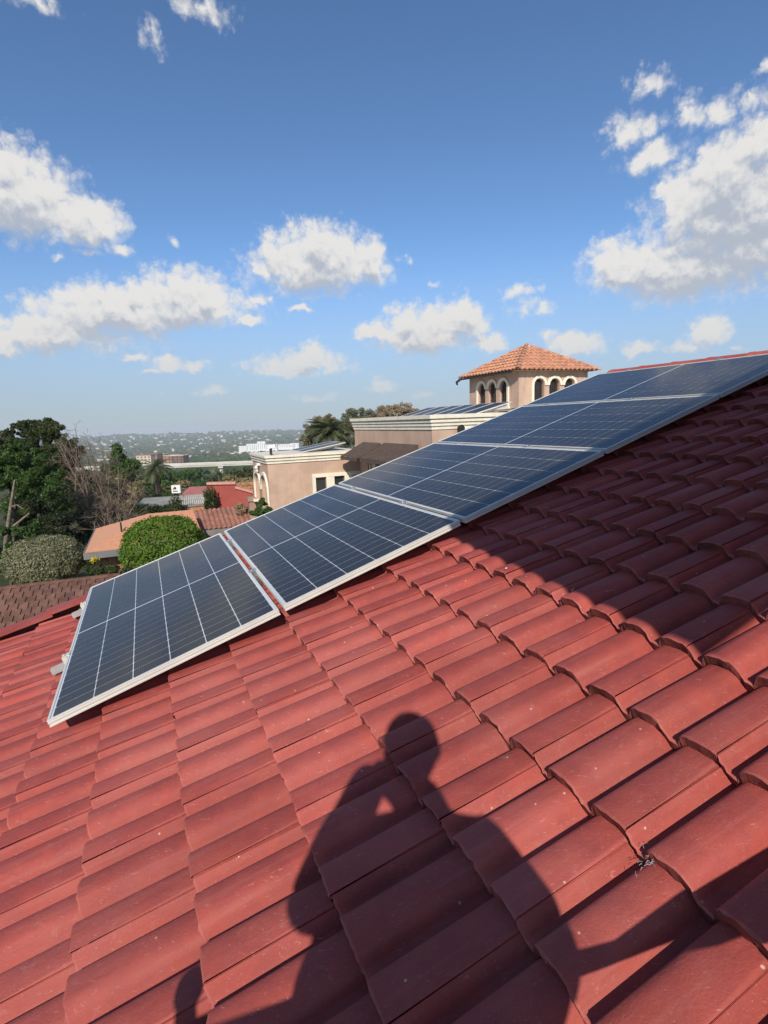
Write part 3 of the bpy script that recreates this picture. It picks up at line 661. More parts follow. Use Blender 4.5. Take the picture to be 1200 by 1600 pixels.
# flat-roof solar panels on the villa
def roof_panel(label, loc, rot, W, H, group):
    t = thing('roof_solar_panel', label, 'solar panel', loc, rot, group)
    mb = MB(); b = .035
    mb.box((0, 0, -.035), (W, b, 0)); mb.box((0, H - b, -.035), (W, H, 0)); mb.box((0, b, -.035), (b, H - b, 0)); mb.box((W - b, b, -.035), (W, H - b, 0)); part('frame', mb, M_ALU, t)
    mb = MB(); mb.box((b, b, -.02), (W - b, H - b, -.006)); part('glass', mb, M_FARPV, t)
    mb = MB(); mb.box((.1, H * .2, -.12), (W - .1, H * .2 + .05, -.036)); mb.box((.1, H * .8, -.12), (W - .1, H * .8 + .05, -.036)); part('support', mb, M_ALU, t)
    return t
names = ['nearest', 'second', 'third', 'fourth', 'fifth', 'farthest']
for i in range(6):
    y = .95 + i * 1.04
    roof_panel('%s tilted solar panel of the row on the tall block roof, left of the tower' % names[i], tuple(np.array([1.53, 17.0, 6.06]) + EU * 2.0 + EV * y), (0, -R_(14), PHI), 1.85, 1.0, 'solar panels on the tall block roof')
for i in range(2):
    roof_panel(('near' if i == 0 else 'far') + ' low solar panel at the foot of the tower on the block roof', tuple(np.array([1.53, 17.0, 6.22]) + EU * 4.15 + EV * (.45 + i * 1.04)), (0, -R_(6), PHI), 1.5, 1.0, 'low solar panels by the tower foot')
for i in range(2):
    roof_panel(('near' if i == 0 else 'far') + ' tilted dark solar panel on the cream roof of the low wing', tuple(np.array([-4.63, 21.34, 4.83]) + EU * 1.75 + EV * (.75 + i * 1.1)), (0, -R_(9), PHI), 1.95, 1.05, 'solar panels on the low wing')

# ------------------------------------------------------------------ tower
tw = thing('bell_tower', 'square lookout tower with arched grilled windows and orange pyramid tile roof', 'tower', (5.66, 22.46, 0), (0, 0, PHI))
S = 3.65; ops = [dict(c=c, r=.275, zs=7.22, rz=.275, zb=6.55) for c in (1.03, 1.84, 2.65)]
faces = {'l': lambda a, n, z: (n, S - (S - a), z) if False else (n, a, z), 'r': lambda a, n, z: (a, n, z)}
mb = MB()
wall_arches(mb, S, 4.5, 7.80, ops, .18, faces['l']); wall_arches(mb, S, 4.5, 7.80, ops, .18, faces['r'])
for q in ([(S, 0), (S, S)], [(S, S), (0, S)]): mb.add([(*q[0], 4.5), (*q[1], 4.5), (*q[1], 7.8), (*q[0], 7.8)], [(0, 1, 2, 3)])
mb.add([(-.3, -.3, 7.80), (S + .3, -.3, 7.80), (S + .3, S + .3, 7.80), (-.3, S + .3, 7.80)], [(3, 2, 1, 0)])
part('wall', mb, M_STUCCO, tw)
for f in faces.values():
    for i, o in enumerate(ops):
        mb = MB(); arch_band(mb, o['c'], 7.22, .285, .395, 1.0, .055, f, zl=6.35 if i == 0 else None, zr_=6.35 if i == 2 else None); wf = part('window_surround', mb, M_CREAM, tw, 40)
        mb = MB(); arch_panel(mb, o['c'], 7.22, 6.55, .275, 1, .17, f); part('window_pane', mb, M_GLASS, wf)
        mb = MB()
        for k in range(-2, 3):
            a = o['c'] + k * .1; t = 7.22 + math.sqrt(max(0, .275 ** 2 - (k * .1) ** 2))
            p0, p1 = np.array(f(a, .10, 6.55)), np.array(f(a, .10, t)); mb.tube([p0, p1], .011, 4)
        for k in range(9):
            z = 6.62 + k * .1
            if z > 7.47: continue
            hw = .275 if z < 7.22 else math.sqrt(max(.0, .275 ** 2 - (z - 7.22) ** 2))
            mb.tube([f(o['c'] - hw, .10, z), f(o['c'] + hw, .10, z)], .011, 4)
        part('window_grille', mb, M_GRILL, wf)
    mb = MB(); p = [f(.60, -.07, 6.30), f(3.08, -.07, 6.42)]; lo = [min(f(.6, -.07, 6.3)[k], f(3.08, .02, 6.42)[k]) for k in range(3)]; hi = [max(f(.6, -.07, 6.3)[k], f(3.08, .02, 6.42)[k]) for k in range(3)]
    mb.box(lo, hi); part('sill', mb, M_CREAM, tw)
OV = .36; ez, az_ = 7.80, 9.06; ctr = np.array([S / 2, S / 2, az_])
cs = [np.array([-OV, -OV, ez]), np.array([S + OV, -OV, ez]), np.array([S + OV, S + OV, ez]), np.array([-OV, S + OV, ez])]
mb = MB(); side = S + 2 * OV
for k in range(4):
    a, b = cs[k], cs[(k + 1) % 4]; ex = (b - a) / side; m_ = (a + b) / 2; es = ctr - m_; H = np.linalg.norm(es); es = es / H
    tiled_plane(mb, a, ex, es, side, H, lambda y: side / 2 * y / H, lambda y: side - side / 2 * y / H, .31, .235, .065, .05)
rf = tag(part('roof_tiles', mb, M_ORANGE, tw), kind='stuff')
for k in range(4):
    a = cs[k]; d = ctr - a; Lh = np.linalg.norm(d); n = 9; yaw = math.atan2(d[1], d[0]); pit = math.asin(d[2] / Lh)
    hm = half_cap(Lh / n + .05, .12, .10, .02, 8).mesh('hip_tile', [M_ORANGE, M_BROWNTILE], 40)
    for i in range(n): link('hip_tile', hm, rf, a + d * i / n + np.array([0, 0, .02]), (0, -pit + .03, yaw))
mb = MB(); mb.add([tuple(ctr + np.array([.30 * math.cos(t), .30 * math.sin(t), -.10])) for t in np.linspace(0, 6.283, 9)[:-1]] + [tuple(ctr + np.array([0, 0, .10]))], [(i, (i + 1) % 8, 8) for i in range(8)]); part('apex_mortar', mb, M_WHITE, tw)
mb = MB(); e = cs[3]; mb.box((-OV - .03, 0, 7.72), (-OV + .03, S + OV, 7.79)); mb.tube([(-OV, S + OV - .1, 7.74), (-OV - .05, S + OV + .12, 7.66), (-OV + .02, S + OV + .16, 7.55)], .05, 6); part('gutter', mb, M_DARK, tw)

# ------------------------------------------------------------------ small houses and roofs below on the left
C0 = np.array([-10.83, 19.0, 1.63])
oh = thing('orange_roof_house', 'low house with salmon hipped tile roof and grey fascia behind the round bushes', 'house', (C0[0], C0[1], 0), (0, 0, PHI))
Lx, Dy, sl = 9.2, 2.7, .3155; ang = math.atan(sl)
mb = MB(); mb.box((.45, .5, -2.5), (4.0, 4.9, 1.48)); mb.box((4.0, 2.75, -2.5), (9.0, 5.4, 1.46)); part('wall', mb, M_BRICKWALL, oh)
mb = MB(); Hs = Dy / math.cos(ang)
tiled_plane(mb, (0, 0, 1.63), (1, 0, 0), (0, math.cos(ang), math.sin(ang)), Lx, Hs, lambda y: Dy * y / Hs * .8, lambda y: 4.12 - .15 * y / Hs , .33, .3, .010, .045, sub=3)
tiled_plane(mb, (0, 2 * Dy, 1.63), (0, -1, 0), (math.cos(ang * 1.2), 0, math.sin(ang * 1.2)), 2 * Dy, 2.2, lambda y: Dy * y / 2.3, lambda y: 2 * Dy - Dy * y / 2.3, .33, .3, .012, .022, sub=3)
rf = tag(part('roof_tiles', mb, M_ORANGE2, oh), kind='stuff')
mb = MB(); mb.tube([(1.2, 1.3, 2.0), (1.2, 1.3, 2.45)], .035, 6); part('vent_pipe', mb, M_DARK, rf)
mb = MB(); mb.box((-.02, -.06, 1.42), (4.15, -.02, 1.66)); mb.box((-.06, -.06, 1.42), (-.02, 2 * Dy, 1.66)); part('fascia_board', mb, M_FASCIA, oh)
mb = MB(); mb.box((0, 0, 1.42), (4.1, 2 * Dy, 1.45)); part('soffit', mb, M_CREAM, oh)
mb = MB(); a2 = math.atan(.33)
tiled_plane(mb, (4.1, 2.3, 1.60), (1, 0, 0), (0, math.cos(a2), math.sin(a2)), 5.1, 1.95, lambda y: 0, lambda y: 5.1, .9, .21, .06, .01, sub=6)
bw = part('side_roof', mb, M_BROWNTILE2, oh); bw['label'] = 'reddish brown ribbed lower roof'
mb = MB(); mb.box((4.1, 2.22, 1.36), (9.2, 2.27, 1.60)); part('fascia_board', mb, M_FASCIA, oh)
mb = MB(); mb.box((1.0, .40, 1.16), (1.28, .495, 1.40)); part('wall_lamp', mb, M_YELB if False else M_WHITE, oh)

BR_Z = CAMZ - 4.45; _a = ray(0, 916) * (-4.45 / ray(0, 916)[2]); _b = ray(193, 894) * (-4.45 / ray(193, 894)[2]); BR_D = (_b - _a) / np.linalg.norm(_b - _a)
# brown interlocking-tile roof just beyond the red verge
br = thing('brown_roof_house', 'lower house part with weathered brown tile roof directly beyond the red verge', 'house', (_a[0], _a[1], 0), (0, 0, math.atan2(BR_D[1], BR_D[0])))
RL, RW_, rz0, rsl = 9.0, 5.2, BR_Z, R_(17)
mb = MB(); mb.prism([(-.1, -1.5), (RW_ * math.cos(rsl) - .4, -1.5), (RW_ * math.cos(rsl) - .4, rz0 - 1.75), (-.1, rz0 - .12)], 0, 1, 1)
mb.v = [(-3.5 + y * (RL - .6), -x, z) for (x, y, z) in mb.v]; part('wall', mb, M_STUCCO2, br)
rf = MB(); rf.prism([(0, rz0 - .10), (RW_ * math.cos(rsl), rz0 - .10 - RW_ * math.sin(rsl)), (RW_ * math.cos(rsl), rz0 - .2 - RW_ * math.sin(rsl)), (0, rz0 - .2)], 0, 1, 1)
rf.v = [(-3.7 + y * RL, -x, z) for (x, y, z) in rf.v]; rfo = part('roof', rf, M_BROWNTILE, br)
tm = MB(); tl, twd = .30, .25
vs = [(0, 0, .0), (twd * .42, 0, .0), (twd * .47, 0, .030), (twd, 0, .034), (twd, 0, .004)]
tm.prism([(0, 0), (twd * .40, .0), (twd * .46, .028), (twd * .97, .034), (twd * 1.0, -.012), (0, -.014)], -tl - .04, 0, 1)
tmm = tm.mesh('roof_tile', [M_BROWNTILE])
spots = []
for r in range(16):
    for c in range(38):
        s = .04 + r * tl; x = -3.7 + c * twd + (twd / 2 if r % 2 else 0)
        if x > RL - 4.1: continue
        z = rz0 - .085 - s * math.sin(rsl); y = -s * math.cos(rsl)
        pw = np.array([_a[0], _a[1], 0]) + np.array([x * BR_D[0] - y * BR_D[1], x * BR_D[1] + y * BR_D[0], z]); pp = project(pw)
        vis = -20 < pp[0] < 210 and 890 < pp[1] < 1000
        spots.append((not vis, x, y, z))
spots.sort(); extra = MB()
for k, (nv, x, y, z) in enumerate(spots):
    if k < 300: link('roof_tile', tmm, rfo, (x, y, z), (rsl + .07 + random.uniform(-.01, .01), 0, random.uniform(-.01, .01)))
for i in range(22): 
    pass
cap = half_cap(.45, .11, .10, .015, 6).mesh('ridge_tile', [M_BROWNTILE, M_BROWNTILE], 40)
for i in range(22): link('ridge_tile', cap, rfo, (-3.7 + i * .41, .02, rz0 - .09), (0, R_(-1), 0))

# corrugated shed, white unit, pink roof, red wall, ivy wall
sh = thing('corrugated_shed', 'grey corrugated metal roof sloping above an ivy-covered stone wall', 'shed', tuple(at(270, 790, 30) * np.array([1, 1, 0])), (0, 0, R_(4)))
A = at(208, 795, 30); Bp = at(325.6, 786, 30.5); Cq = at(318.6, 772, 34.5); Dq = at(226, 778, 34)
inv = Matrix.Translation(sh.location) @ Matrix.Rotation(R_(4), 4, 'Z'); inv.invert()
loc = lambda p: np.array(inv @ Vector([float(c) for c in p]))
A, Bp, Cq, Dq = map(loc, (A, Bp, Cq, Dq)); mb = MB(); nn = 140
for i in range(nn + 1):
    t = i / nn; h = .035 * math.cos(i * math.pi / 2) ; mb.v += [tuple(A + (Bp - A) * t + np.array([0, 0, h])), tuple(Dq + (Cq - Dq) * t + np.array([0, 0, h]))]
mb.f = [(2 * i, 2 * i + 2, 2 * i + 3, 2 * i + 1) for i in range(nn)]; mb.m = [0] * nn; part('roof_sheet', mb, M_CORR, sh)
mb = MB(); mb.obox((A + Bp) / 2 + np.array([0, .25, -1.55]), (Bp - A) * .48, (0, .2, 0), (0, 0, 1.4)); part('wall', mb, M_BRICKWALL, sh)
mb = MB(); mb.obox((A + Bp) / 2 + np.array([0, .02, -.08]), (Bp - A) * .5, (0, .03, 0), (0, 0, .06)); part('fascia_board', mb, M_FASCIA, sh)
wu = thing('air_conditioner', 'white boxy air conditioning unit standing behind the corrugated shed', 'air conditioner', tuple(at(276.5, 770, 36)), (0, 0, R_(3)))
mb = MB(); mb.box((-.29, -.15, 0), (.29, .15, .52)); part('casing', mb, M_WHITE, wu)
mb = MB(); mb.box((-.2, -.158, .10), (.12, -.151, .16)); mb.box((-.2, -.158, .24), (-.12, -.151, .30)); mb.tube([(-.05, -.153, .33), (-.05, -.158, .33)], .09, 12); part('fan_grille', mb, M_DARK, wu)
mb = MB(); mb.box((-.25, -.1, -1.6), (-.2, .1, 0)); mb.box((.2, -.1, -1.6), (.25, .1, 0)); part('stand', mb, M_FASCIA, wu)
pr = thing('pink_roof_outbuilding', 'small outbuilding with faded pink sheet roof beyond the corrugated shed', 'outbuilding', tuple(at(303, 772, 38) - np.array([0, 0, 1.18])), (0, 0, R_(3)))
mb = MB(); mb.box((-.8, 0, -2), (.9, 2.0, 1.05)); part('wall', mb, M_BRICKWALL, pr)
mb = MB(); mb.prism([(-.25, 1.05), (2.2, 1.48), (2.2, 1.42), (-.25, .99)], -.95, 1.05, 0); part('roof', mb, mat('faded_pink_sheet', (.40, .15, .13), .8, .1, 2), pr)
rw = thing('red_wall', 'tall red painted boundary wall with stepped pink coping left of the stucco wing', 'wall', tuple(at(330, 800, 30) * np.array([1, 1, 0])), (0, 0, R_(8)))
def rwl(px, py, Y=30.0):
    q = Matrix.Translation(rw.location) @ Matrix.Rotation(R_(8), 4, 'Z'); q.invert(); r = ray(px, py); n = np.array([-math.sin(R_(8)), math.cos(R_(8)), 0])
    s = (n @ (np.array(rw.location) - CAM)) / (n @ r); p = q @ Vector([float(c) for c in CAM + s * r]); return (p.x, p.z)
pts = [rwl(324, 812), rwl(324, 757.5), rwl(367.6, 756.5), rwl(368.5, 763), rwl(395, 771), rwl(395, 815)]
mb = MB(); mb.prism(pts, 0, .25, 1); part('wall_panel', mb, M_REDWALL, rw)
for (p, q) in ((pts[1], pts[2]), (pts[3], pts[4])):
    mb = MB(); mb.prism([(p[0] - .03, p[1] + .004), (q[0] + .03, q[1] + .004), (q[0] + .03, q[1] + .13), (p[0] - .03, p[1] + .13)], -.09, .34, 1); part('coping', mb, M_PINK, rw)
p2 = thing('stone_wall', 'rough orange stone wall rising behind the red wall coping', 'wall', tuple(at(372, 770, 33) * np.array([1, 1, 0])), (0, 0, R_(8)))
zt = at(372, 754, 33)[2]; mb = MB(); rr = random.Random(3)
for i in range(9):
    for j in range(9):
        x0 = -1.2 + i * .28 + (.14 if j % 2 else 0); z0 = zt - .2 - j * .19
        mb = MB(); mb.box((x0 + .01, -rr.uniform(.02, .06), z0), (x0 + .26, .3, z0 + .18 - rr.uniform(0, .015))); part('stone', mb, M_BRICKWALL, p2)
mb = MB(); mb.box((-1.2, .02, zt - 3.5), (1.5, .28, zt - .03)); part('core', mb, M_BRICKWALL, p2)

# ------------------------------------------------------------------ plants
def leaf_arrays(clumps, n, size, up=.35, rs=rng, flat=.75, asp=.55, pts_out=False):
    """n leaf quads spread through clumps [(cx,cy,cz,rx,ry,rz)], denser near each clump's skin"""
    C_ = np.array(clumps, float); wts = (C_[:, 3] * C_[:, 4] * C_[:, 5]) ** (2 / 3); idx = rs.choice(len(C_), n, p=wts / wts.sum())
    d = rs.normal(size=(n, 3)); d /= np.linalg.norm(d, axis=1)[:, None]; rad = (.45 + .55 * rs.random(n) ** .5) * (1 + .10 * rs.normal(size=n) + .30 * np.maximum(0, rs.normal(size=n) - .4))
    c = C_[idx, :3] + d * rad[:, None] * C_[idx, 3:]
    nr = d * flat + np.array([0, 0, up]) + rs.normal(size=(n, 3)) * .55; nr /= np.linalg.norm(nr, axis=1)[:, None]
    t = np.cross(nr, rs.normal(size=(n, 3))); t /= np.linalg.norm(t, axis=1)[:, None]; b = np.cross(nr, t)
    s = size * (.6 + .8 * rs.random(n))[:, None]
    a = c - t * s; e = c + t * s; m1 = c + b * s * asp + nr * s * .12; m2 = c - b * s * asp + nr * s * .12
    return np.stack([a, m1, e, m2], 1).reshape(-1, 3)
def leaf_mesh(name, V, m):
    n = len(V) // 4; me = bpy.data.meshes.new(name); me.vertices.add(4 * n); me.vertices.foreach_set('co', V.astype(np.float32).ravel())
    me.loops.add(4 * n); me.loops.foreach_set('vertex_index', np.arange(4 * n, dtype=np.int32)); me.polygons.add(n)
    me.polygons.foreach_set('loop_start', np.arange(0, 4 * n, 4, dtype=np.int32)); me.polygons.foreach_set('loop_total', np.full(n, 4, np.int32))
    me.materials.append(m); me.update(calc_edges=True); return me
def sub_clumps(c, r, k, f=.45, rs=rng, zs=1.0):
    out = []
    for _ in range(k):
        d = rs.normal(size=3); d /= np.linalg.norm(d); rr = .35 + .5 * rs.random()
        q = r[0] * f * (.7 + .6 * rs.random()); out.append((c[0] + d[0] * r[0] * rr, c[1] + d[1] * r[1] * rr, c[2] + d[2] * r[2] * rr, q, q, q * .8 * zs))
    return out
def branchy(mb, p, d, L, r, depth, rs, spread=.6, n=3, up=.15, seg=3, sides=5):
    pts = [np.array(p, float)]; d = np.array(d, float); d /= np.linalg.norm(d)
    for i in range(seg):
        d = d + np.array([rs.gauss(0, .13), rs.gauss(0, .13), rs.gauss(0, .08) + up * .3]); d /= np.linalg.norm(d); pts.append(pts[-1] + d * L / seg)
    mb.tube(pts, [r * (1 - .5 * i / seg) for i in range(seg + 1)], sides if depth > 1 else 3, cap=False)
    if depth <= 0: return
    for k in range(n):
        t = rs.choice(range(1, seg + 1)) if k else seg
        nd = d + np.array([rs.gauss(0, spread), rs.gauss(0, spread), rs.gauss(0, spread * .7) + up])
        branchy(mb, pts[t], nd, L * rs.uniform(.55, .8), r * .55, depth - 1, rs, spread, n, up, seg, sides)
def tree(name, label, cat, base, clumps, n, size, leafm, trunk_top, r=.16, bark=None, group=None, up=.35, limbs=5):
    """base, clumps and trunk_top in world space"""
    base = np.array(base, float); t = thing(name, label, cat, tuple(base), (0, 0, 0), group)
    cl = [(c[0] - base[0], c[1] - base[1], c[2] - base[2], *c[3:]) for c in clumps]
    link('crown', leaf_mesh('crown', leaf_arrays(cl, n, size, up), leafm), t)
    mb = MB(); tt = np.array(trunk_top) - base; rs = random.Random(len(clumps) * 7 + n)
    mid = tt * .5 + np.array([rs.uniform(-.2, .2), rs.uniform(-.2, .2), 0]); mb.tube([(0, 0, -.3), mid * .5, mid, tt], [r * 1.25, r, r * .85, r * .5], 7)
    for k in range(min(limbs, len(cl))):
        c = np.array(cl[int(k * len(cl) / limbs)][:3]); s = tt * rs.uniform(.5, .95); mb.tube([s, (s + c) / 2 + np.array([0, 0, .15]), c], [r * .45, r * .3, r * .1], 5)
    part('trunk', mb, bark or M_BARK, t, 60); return t
def gz(p): return np.array([p[0], p[1], ground_z(p[0], p[1])])

# topiary domes
def dome(name, label, px, py, Y, rx, rz, n, size, m, seed, flat_bottom=False):
    c = at(px, py, Y); b = gz(c); t = thing(name, label, 'bush', tuple(b)); rs = np.random.default_rng(seed); cc = c - b
    d = rs.normal(size=(n, 3)); d /= np.linalg.norm(d, axis=1)[:, None]
    bump = 1 + .035 * np.sin(d[:, 0] * 9 + seed) * np.sin(d[:, 1] * 8) + .03 * np.sin(d[:, 2] * 13 + d[:, 0] * 7)
    rad = (1 - .10 * rs.random(n) ** 2 + .03 * rs.normal(size=n).clip(-1, 2.2)) * bump; q = np.sign(d) * np.abs(d) ** .88
    P_ = cc + q * rad[:, None] * np.array([rx, rx, rz]); nr = d * .8 + np.array([0, 0, .35]) + rs.normal(size=(n, 3)) * .6; nr /= np.linalg.norm(nr, axis=1)[:, None]
    tt = np.cross(nr, rs.normal(size=(n, 3))); tt /= np.linalg.norm(tt, axis=1)[:, None]; bb = np.cross(nr, tt); s = size * (.6 + .8 * rs.random(n))[:, None]
    V = np.stack([P_ - tt * s, P_ + bb * s * .5 + nr * s * .15, P_ + tt * s, P_ - bb * s * .5 + nr * s * .15], 1).reshape(-1, 3)
    link('foliage', leaf_mesh('foliage', V, m), t)
    mb = MB(); mb.tube([(cc[0], cc[1], -.2), (cc[0], cc[1], cc[2])], [.12, .09], 6)
    rs2 = random.Random(seed)
    for k in range(40):
        e = np.array([rs2.gauss(0, 1), rs2.gauss(0, 1), rs2.gauss(.3, 1)]); e /= np.linalg.norm(e); mb.tube([(cc[0], cc[1], cc[2] - rz * .7), cc + e * np.array([rx, rx, rz]) * .5, cc + e * np.array([rx, rx, rz]) * .9], [.03, .02, .006], 3, cap=False)
    part('stems', mb, M_BARK_D, t); return t
dome('topiary_bush', 'rounded grey-green clipped bush above the brown tile roof', 70, 875, 19.6, 1.26, .86, 24000, .036, L_BUSH, 3)
dome('topiary_bush', 'bright green dome-shaped bush in front of the orange roof', 257, 862, 18.2, 1.32, 1.20, 24000, .044, L_BRIGHT, 4)

# left group of trees
def px_clump(px, py, Y, r, k=1.0): c = at(px, py, Y); return (c[0], c[1], c[2], r, r, r * k)
def multi(lst, Y, kk=7, f=.42, zs=1.0):
    out = []
    for (px, py, r) in lst:
        c = at(px, py, Y + rng.uniform(-.8, .8)); R = r / F_PX * Y; out += sub_clumps(c, (R, R, R), kk, f, zs=zs)
    return out
Yt = 31.0
tree('evergreen_tree', 'tall dark evergreen with flat clustered top at the far left edge', 'tree', gz(at(60, 860, Yt)),
     multi([(30, 695, 30), (62, 690, 32), (95, 700, 26), (15, 722, 30), (60, 735, 40), (100, 738, 32), (45, 672, 17), (70, 668, 17), (25, 668, 14), (52, 662, 12), (88, 672, 14), (118, 708, 16), (10, 690, 20), (90, 790, 42), (40, 790, 42), (108, 690, 14), (36, 662, 9), (78, 660, 8), (14, 676, 9)], Yt, 22, .24), 110000, .050, L_DARK, at(60, 700, Yt), .16, M_BARK_D, limbs=8)
tree('evergreen_tree', 'dark thicket tree standing behind the bare grey tree', 'tree', gz(at(150, 860, 30)),
     multi([(120, 800, 42), (160, 825, 40), (190, 840, 26), (130, 760, 32), (95, 840, 40), (150, 860, 30), (60, 850, 40), (185, 770, 20), (165, 790, 28), (20, 860, 40), (75, 800, 36), (30, 820, 30)], 30, 16, .28), 90000, .052, L_THICK, at(150, 770, 30), .2, M_BARK_D, limbs=9)
bt = tree('broadleaf_tree', 'leafy green tree with forked pale trunk in front of the dark evergreen', 'tree', gz(at(6, 880, 23)),
     multi([(20, 722, 26), (50, 735, 30), (10, 752, 24), (75, 765, 22), (40, 760, 22), (85, 745, 16), (-20, 735, 30), (30, 705, 18), (95, 790, 12), (5, 790, 12), (60, 715, 14), (-5, 715, 14)], 23, 14, .30), 30000, .055, L_MID, at(24, 770, 23), .07, M_BARK, limbs=4)
mb = MB(); b0 = np.array(bt.location)
mb.tube([at(8, 880, 22) - b0, at(9, 845, 22) - b0, at(16, 795, 22) - b0, at(20, 770, 22) - b0, at(23, 750, 22) - b0], [.105, .085, .065, .05, .035], 7); mb.tube([at(12, 830, 22) - b0, at(30, 815, 22) - b0, at(46, 802, 22) - b0], [.06, .05, .03], 6); mb.tube([at(16, 792, 22) - b0, at(27, 789, 22) - b0, at(37, 796, 22) - b0], [.035, .028, .014], 5)
lb = part('forked_limb', mb, mat('pale_bark', (.20, .165, .12), .95, .25, 8, bump=.6), bt, 60); lb['label'] = 'pale forked limb leaning right'
tree('leafy_shrub', 'light green large-leaved shrub at the foot of the forked trunk', 'shrub', gz(at(35, 885, 21)), multi([(45, 830, 18), (20, 850, 16), (58, 820, 10), (10, 835, 14), (30, 870, 18), (5, 880, 18)], 21, 5, .45), 3500, .075, L_MID, at(40, 850, 21), .05, limbs=3)
# bare tree
dt = thing('bare_tree', 'leafless grey-brown tree with a dense tangle of twigs beside the evergreens', 'tree', tuple(gz(at(168, 880, 26))))
mb = MB(); b0 = np.array(dt.location); rs = random.Random(21)
c0 = at(172, 850, 26) - b0; mb.tube([(0, 0, -.2), c0], [.16, .13], 7)
tr_ = part('trunk', mb, M_BARK, dt, 60); mb = MB()
for (px, py, Y) in ((135, 715, 26), (160, 705, 25.4), (185, 735, 25.7), (205, 775, 25.5), (122, 700, 26.3), (150, 745, 25.0), (180, 775, 25.2), (200, 810, 25.6), (140, 780, 25.6), (165, 800, 25.0), (112, 735, 26.2), (195, 750, 26), (128, 725, 25.5), (146, 722, 26.4), (172, 722, 25.2), (170, 750, 25.8), (210, 790, 25.2), (192, 800, 26), (150, 790, 25.4), (130, 750, 25.2), (208, 758, 25.6), (180, 825, 25.3), (98, 705, 26.5), (108, 690, 26.2), (120, 685, 25.8), (105, 720, 26), (140, 700, 25.6)):
    e = at(px, py, Y) - b0; m_ = (c0 + e) / 2 + np.array([rs.gauss(0, .25), rs.gauss(0, .25), -.15]); mb.tube([c0, m_, e], [.055, .032, .016], 5)
    for q, L in ((m_, .75), ((m_ + e) / 2, .65), (e, .42), (c0 * .3 + m_ * .7, .7), (e * .8 + m_ * .2, .5), (e * .6 + m_ * .4, .6)):
        branchy(mb, q, (e - c0) + np.array([rs.gauss(0, 1.2), rs.gauss(0, 1.2), rs.gauss(.3, .8)]), L, .019, 3, rs, 1.0, 3, .03, 3, 4)
part('twigs', mb, M_TWIG, dt)
tree('broadleaf_tree', 'bright green rounded tree rising just right of the bare tree', 'tree', gz(at(190, 770, 46)), multi([(186, 715, 20), (200, 728, 16), (176, 730, 16), (192, 745, 18)], 46, 7), 7000, .13, L_MID, at(190, 730, 46), .16)
tree('yellow_flowering_shrub', 'low dark shrub with yellow flowers beside the grey fascia', 'shrub', gz(at(150, 892, 17.2)), multi([(160, 890, 11), (180, 893, 11), (142, 893, 10), (172, 884, 7), (195, 891, 8)], 17.2, 5, .5), 5000, .045, L_DARK, at(155, 885, 17.2), .04, limbs=3)
fl = bpy.data.objects[-1] if False else None
ys = [o for o in sc.objects if o.name.startswith('yellow_flowering_shrub')][0]
link('flowers', leaf_mesh('flowers', leaf_arrays([tuple(np.array(at(147, 874, 17.0)) - np.array(ys.location)) + (.13, .13, .1)], 130, .03), L_YEL), ys)
tree('ivy', 'dense ivy creeping over the stone wall under the corrugated roof', 'ivy', gz(at(270, 805, 29.6)), [px_clump(x, y + rng.uniform(-2, 2), 29.5, .28, .9) for x in range(214, 284, 5) for y in (796, 804)] + [px_clump(275, y, 29.6, .3) for y in (783, 788, 794)] + [px_clump(328, y, 29.4, .32, 1.1) for y in range(770, 806, 6)], 7000, .06, L_DARK, at(270, 800, 29.6), .03, limbs=3)
tree('green_shrub', 'light green shrub growing at the arched windows of the low wing', 'shrub', gz(at(408, 805, 20.6)), multi([(408, 795, 12), (420, 800, 11), (400, 802, 10), (412, 784, 8)], 20.6, 14, .3), 3000, .045, L_MID, at(409, 796, 20.6), .03, limbs=3)
tree('dry_shrub', 'dry brown leafless shrub in front of the red wall', 'shrub', gz(at(378, 806, 25)), multi([(377, 792, 8), (384, 797, 7), (372, 798, 6)], 25, 5, .5), 900, .04, L_RUST, at(378, 795, 25), .03, limbs=3)

# palms
def palm(label, base, head, flen, nf, seed, r=.16):
    t = thing('palm_tree', label, 'palm', tuple(base)); rs = random.Random(seed); h = np.array(head) - np.array(base)
    mb = MB(); mb.tube([(0, 0, -.3), h * .5 + np.array([.05, 0, 0]), h], [r * 1.15, r, r * .95], 9); part('trunk', mb, M_BARK, t, 60)
    for k in range(nf):
        a = k * 2.39996 + rs.uniform(-.2, .2); el = rs.uniform(-.25, 1.25); L = flen * rs.uniform(.8, 1.1); pts = []; p = h.copy(); e = el
        for i in range(9): pts.append(p.copy()); p = p + np.array([math.cos(a) * math.cos(e), math.sin(a) * math.cos(e), math.sin(e)]) * L / 8; e -= .17 + .05 * rs.random()
        mb = MB(); mb.tube(pts, [.03 * (1 - i / 9.5) for i in range(9)], 3, cap=False); side = np.array([-math.sin(a), math.cos(a), 0])
        for i in range(1, 45):
            s = i / 45 * 8; j = min(7, int(s)); q = pts[j] + (pts[j + 1] - pts[j]) * (s - j); d = pts[j + 1] - pts[j]; d /= np.linalg.norm(d); ll = L * .27 * math.sin(math.pi * min(1, .18 + i / 52)) 
            for sd_ in (-1, 1):
                e2 = q + (side * sd_ * .8 + d * .6 + np.array([0, 0, -.28])) * ll; wv = d * L * .010; mb.add([q - wv, q + wv, e2], [(0, 1, 2)])
        part('frond', mb, L_PALM, t)
    return t
b = at(245, 768, 55); palm('feather palm with short pale trunk rising beyond the corrugated shed', gz(b), at(243.5, 731, 55), 2.3, 34, 3, .25)
b = at(520, 700, 33); palm('large drooping palm behind the low wing, left of the tall block', gz(b), at(516, 678, 33), 1.9, 80, 8, .2)
b = at(345, 752, 75); palm('small palm among the trees left of the stucco wing', gz(b), at(342, 742, 75), 1.6, 20, 13, .2)
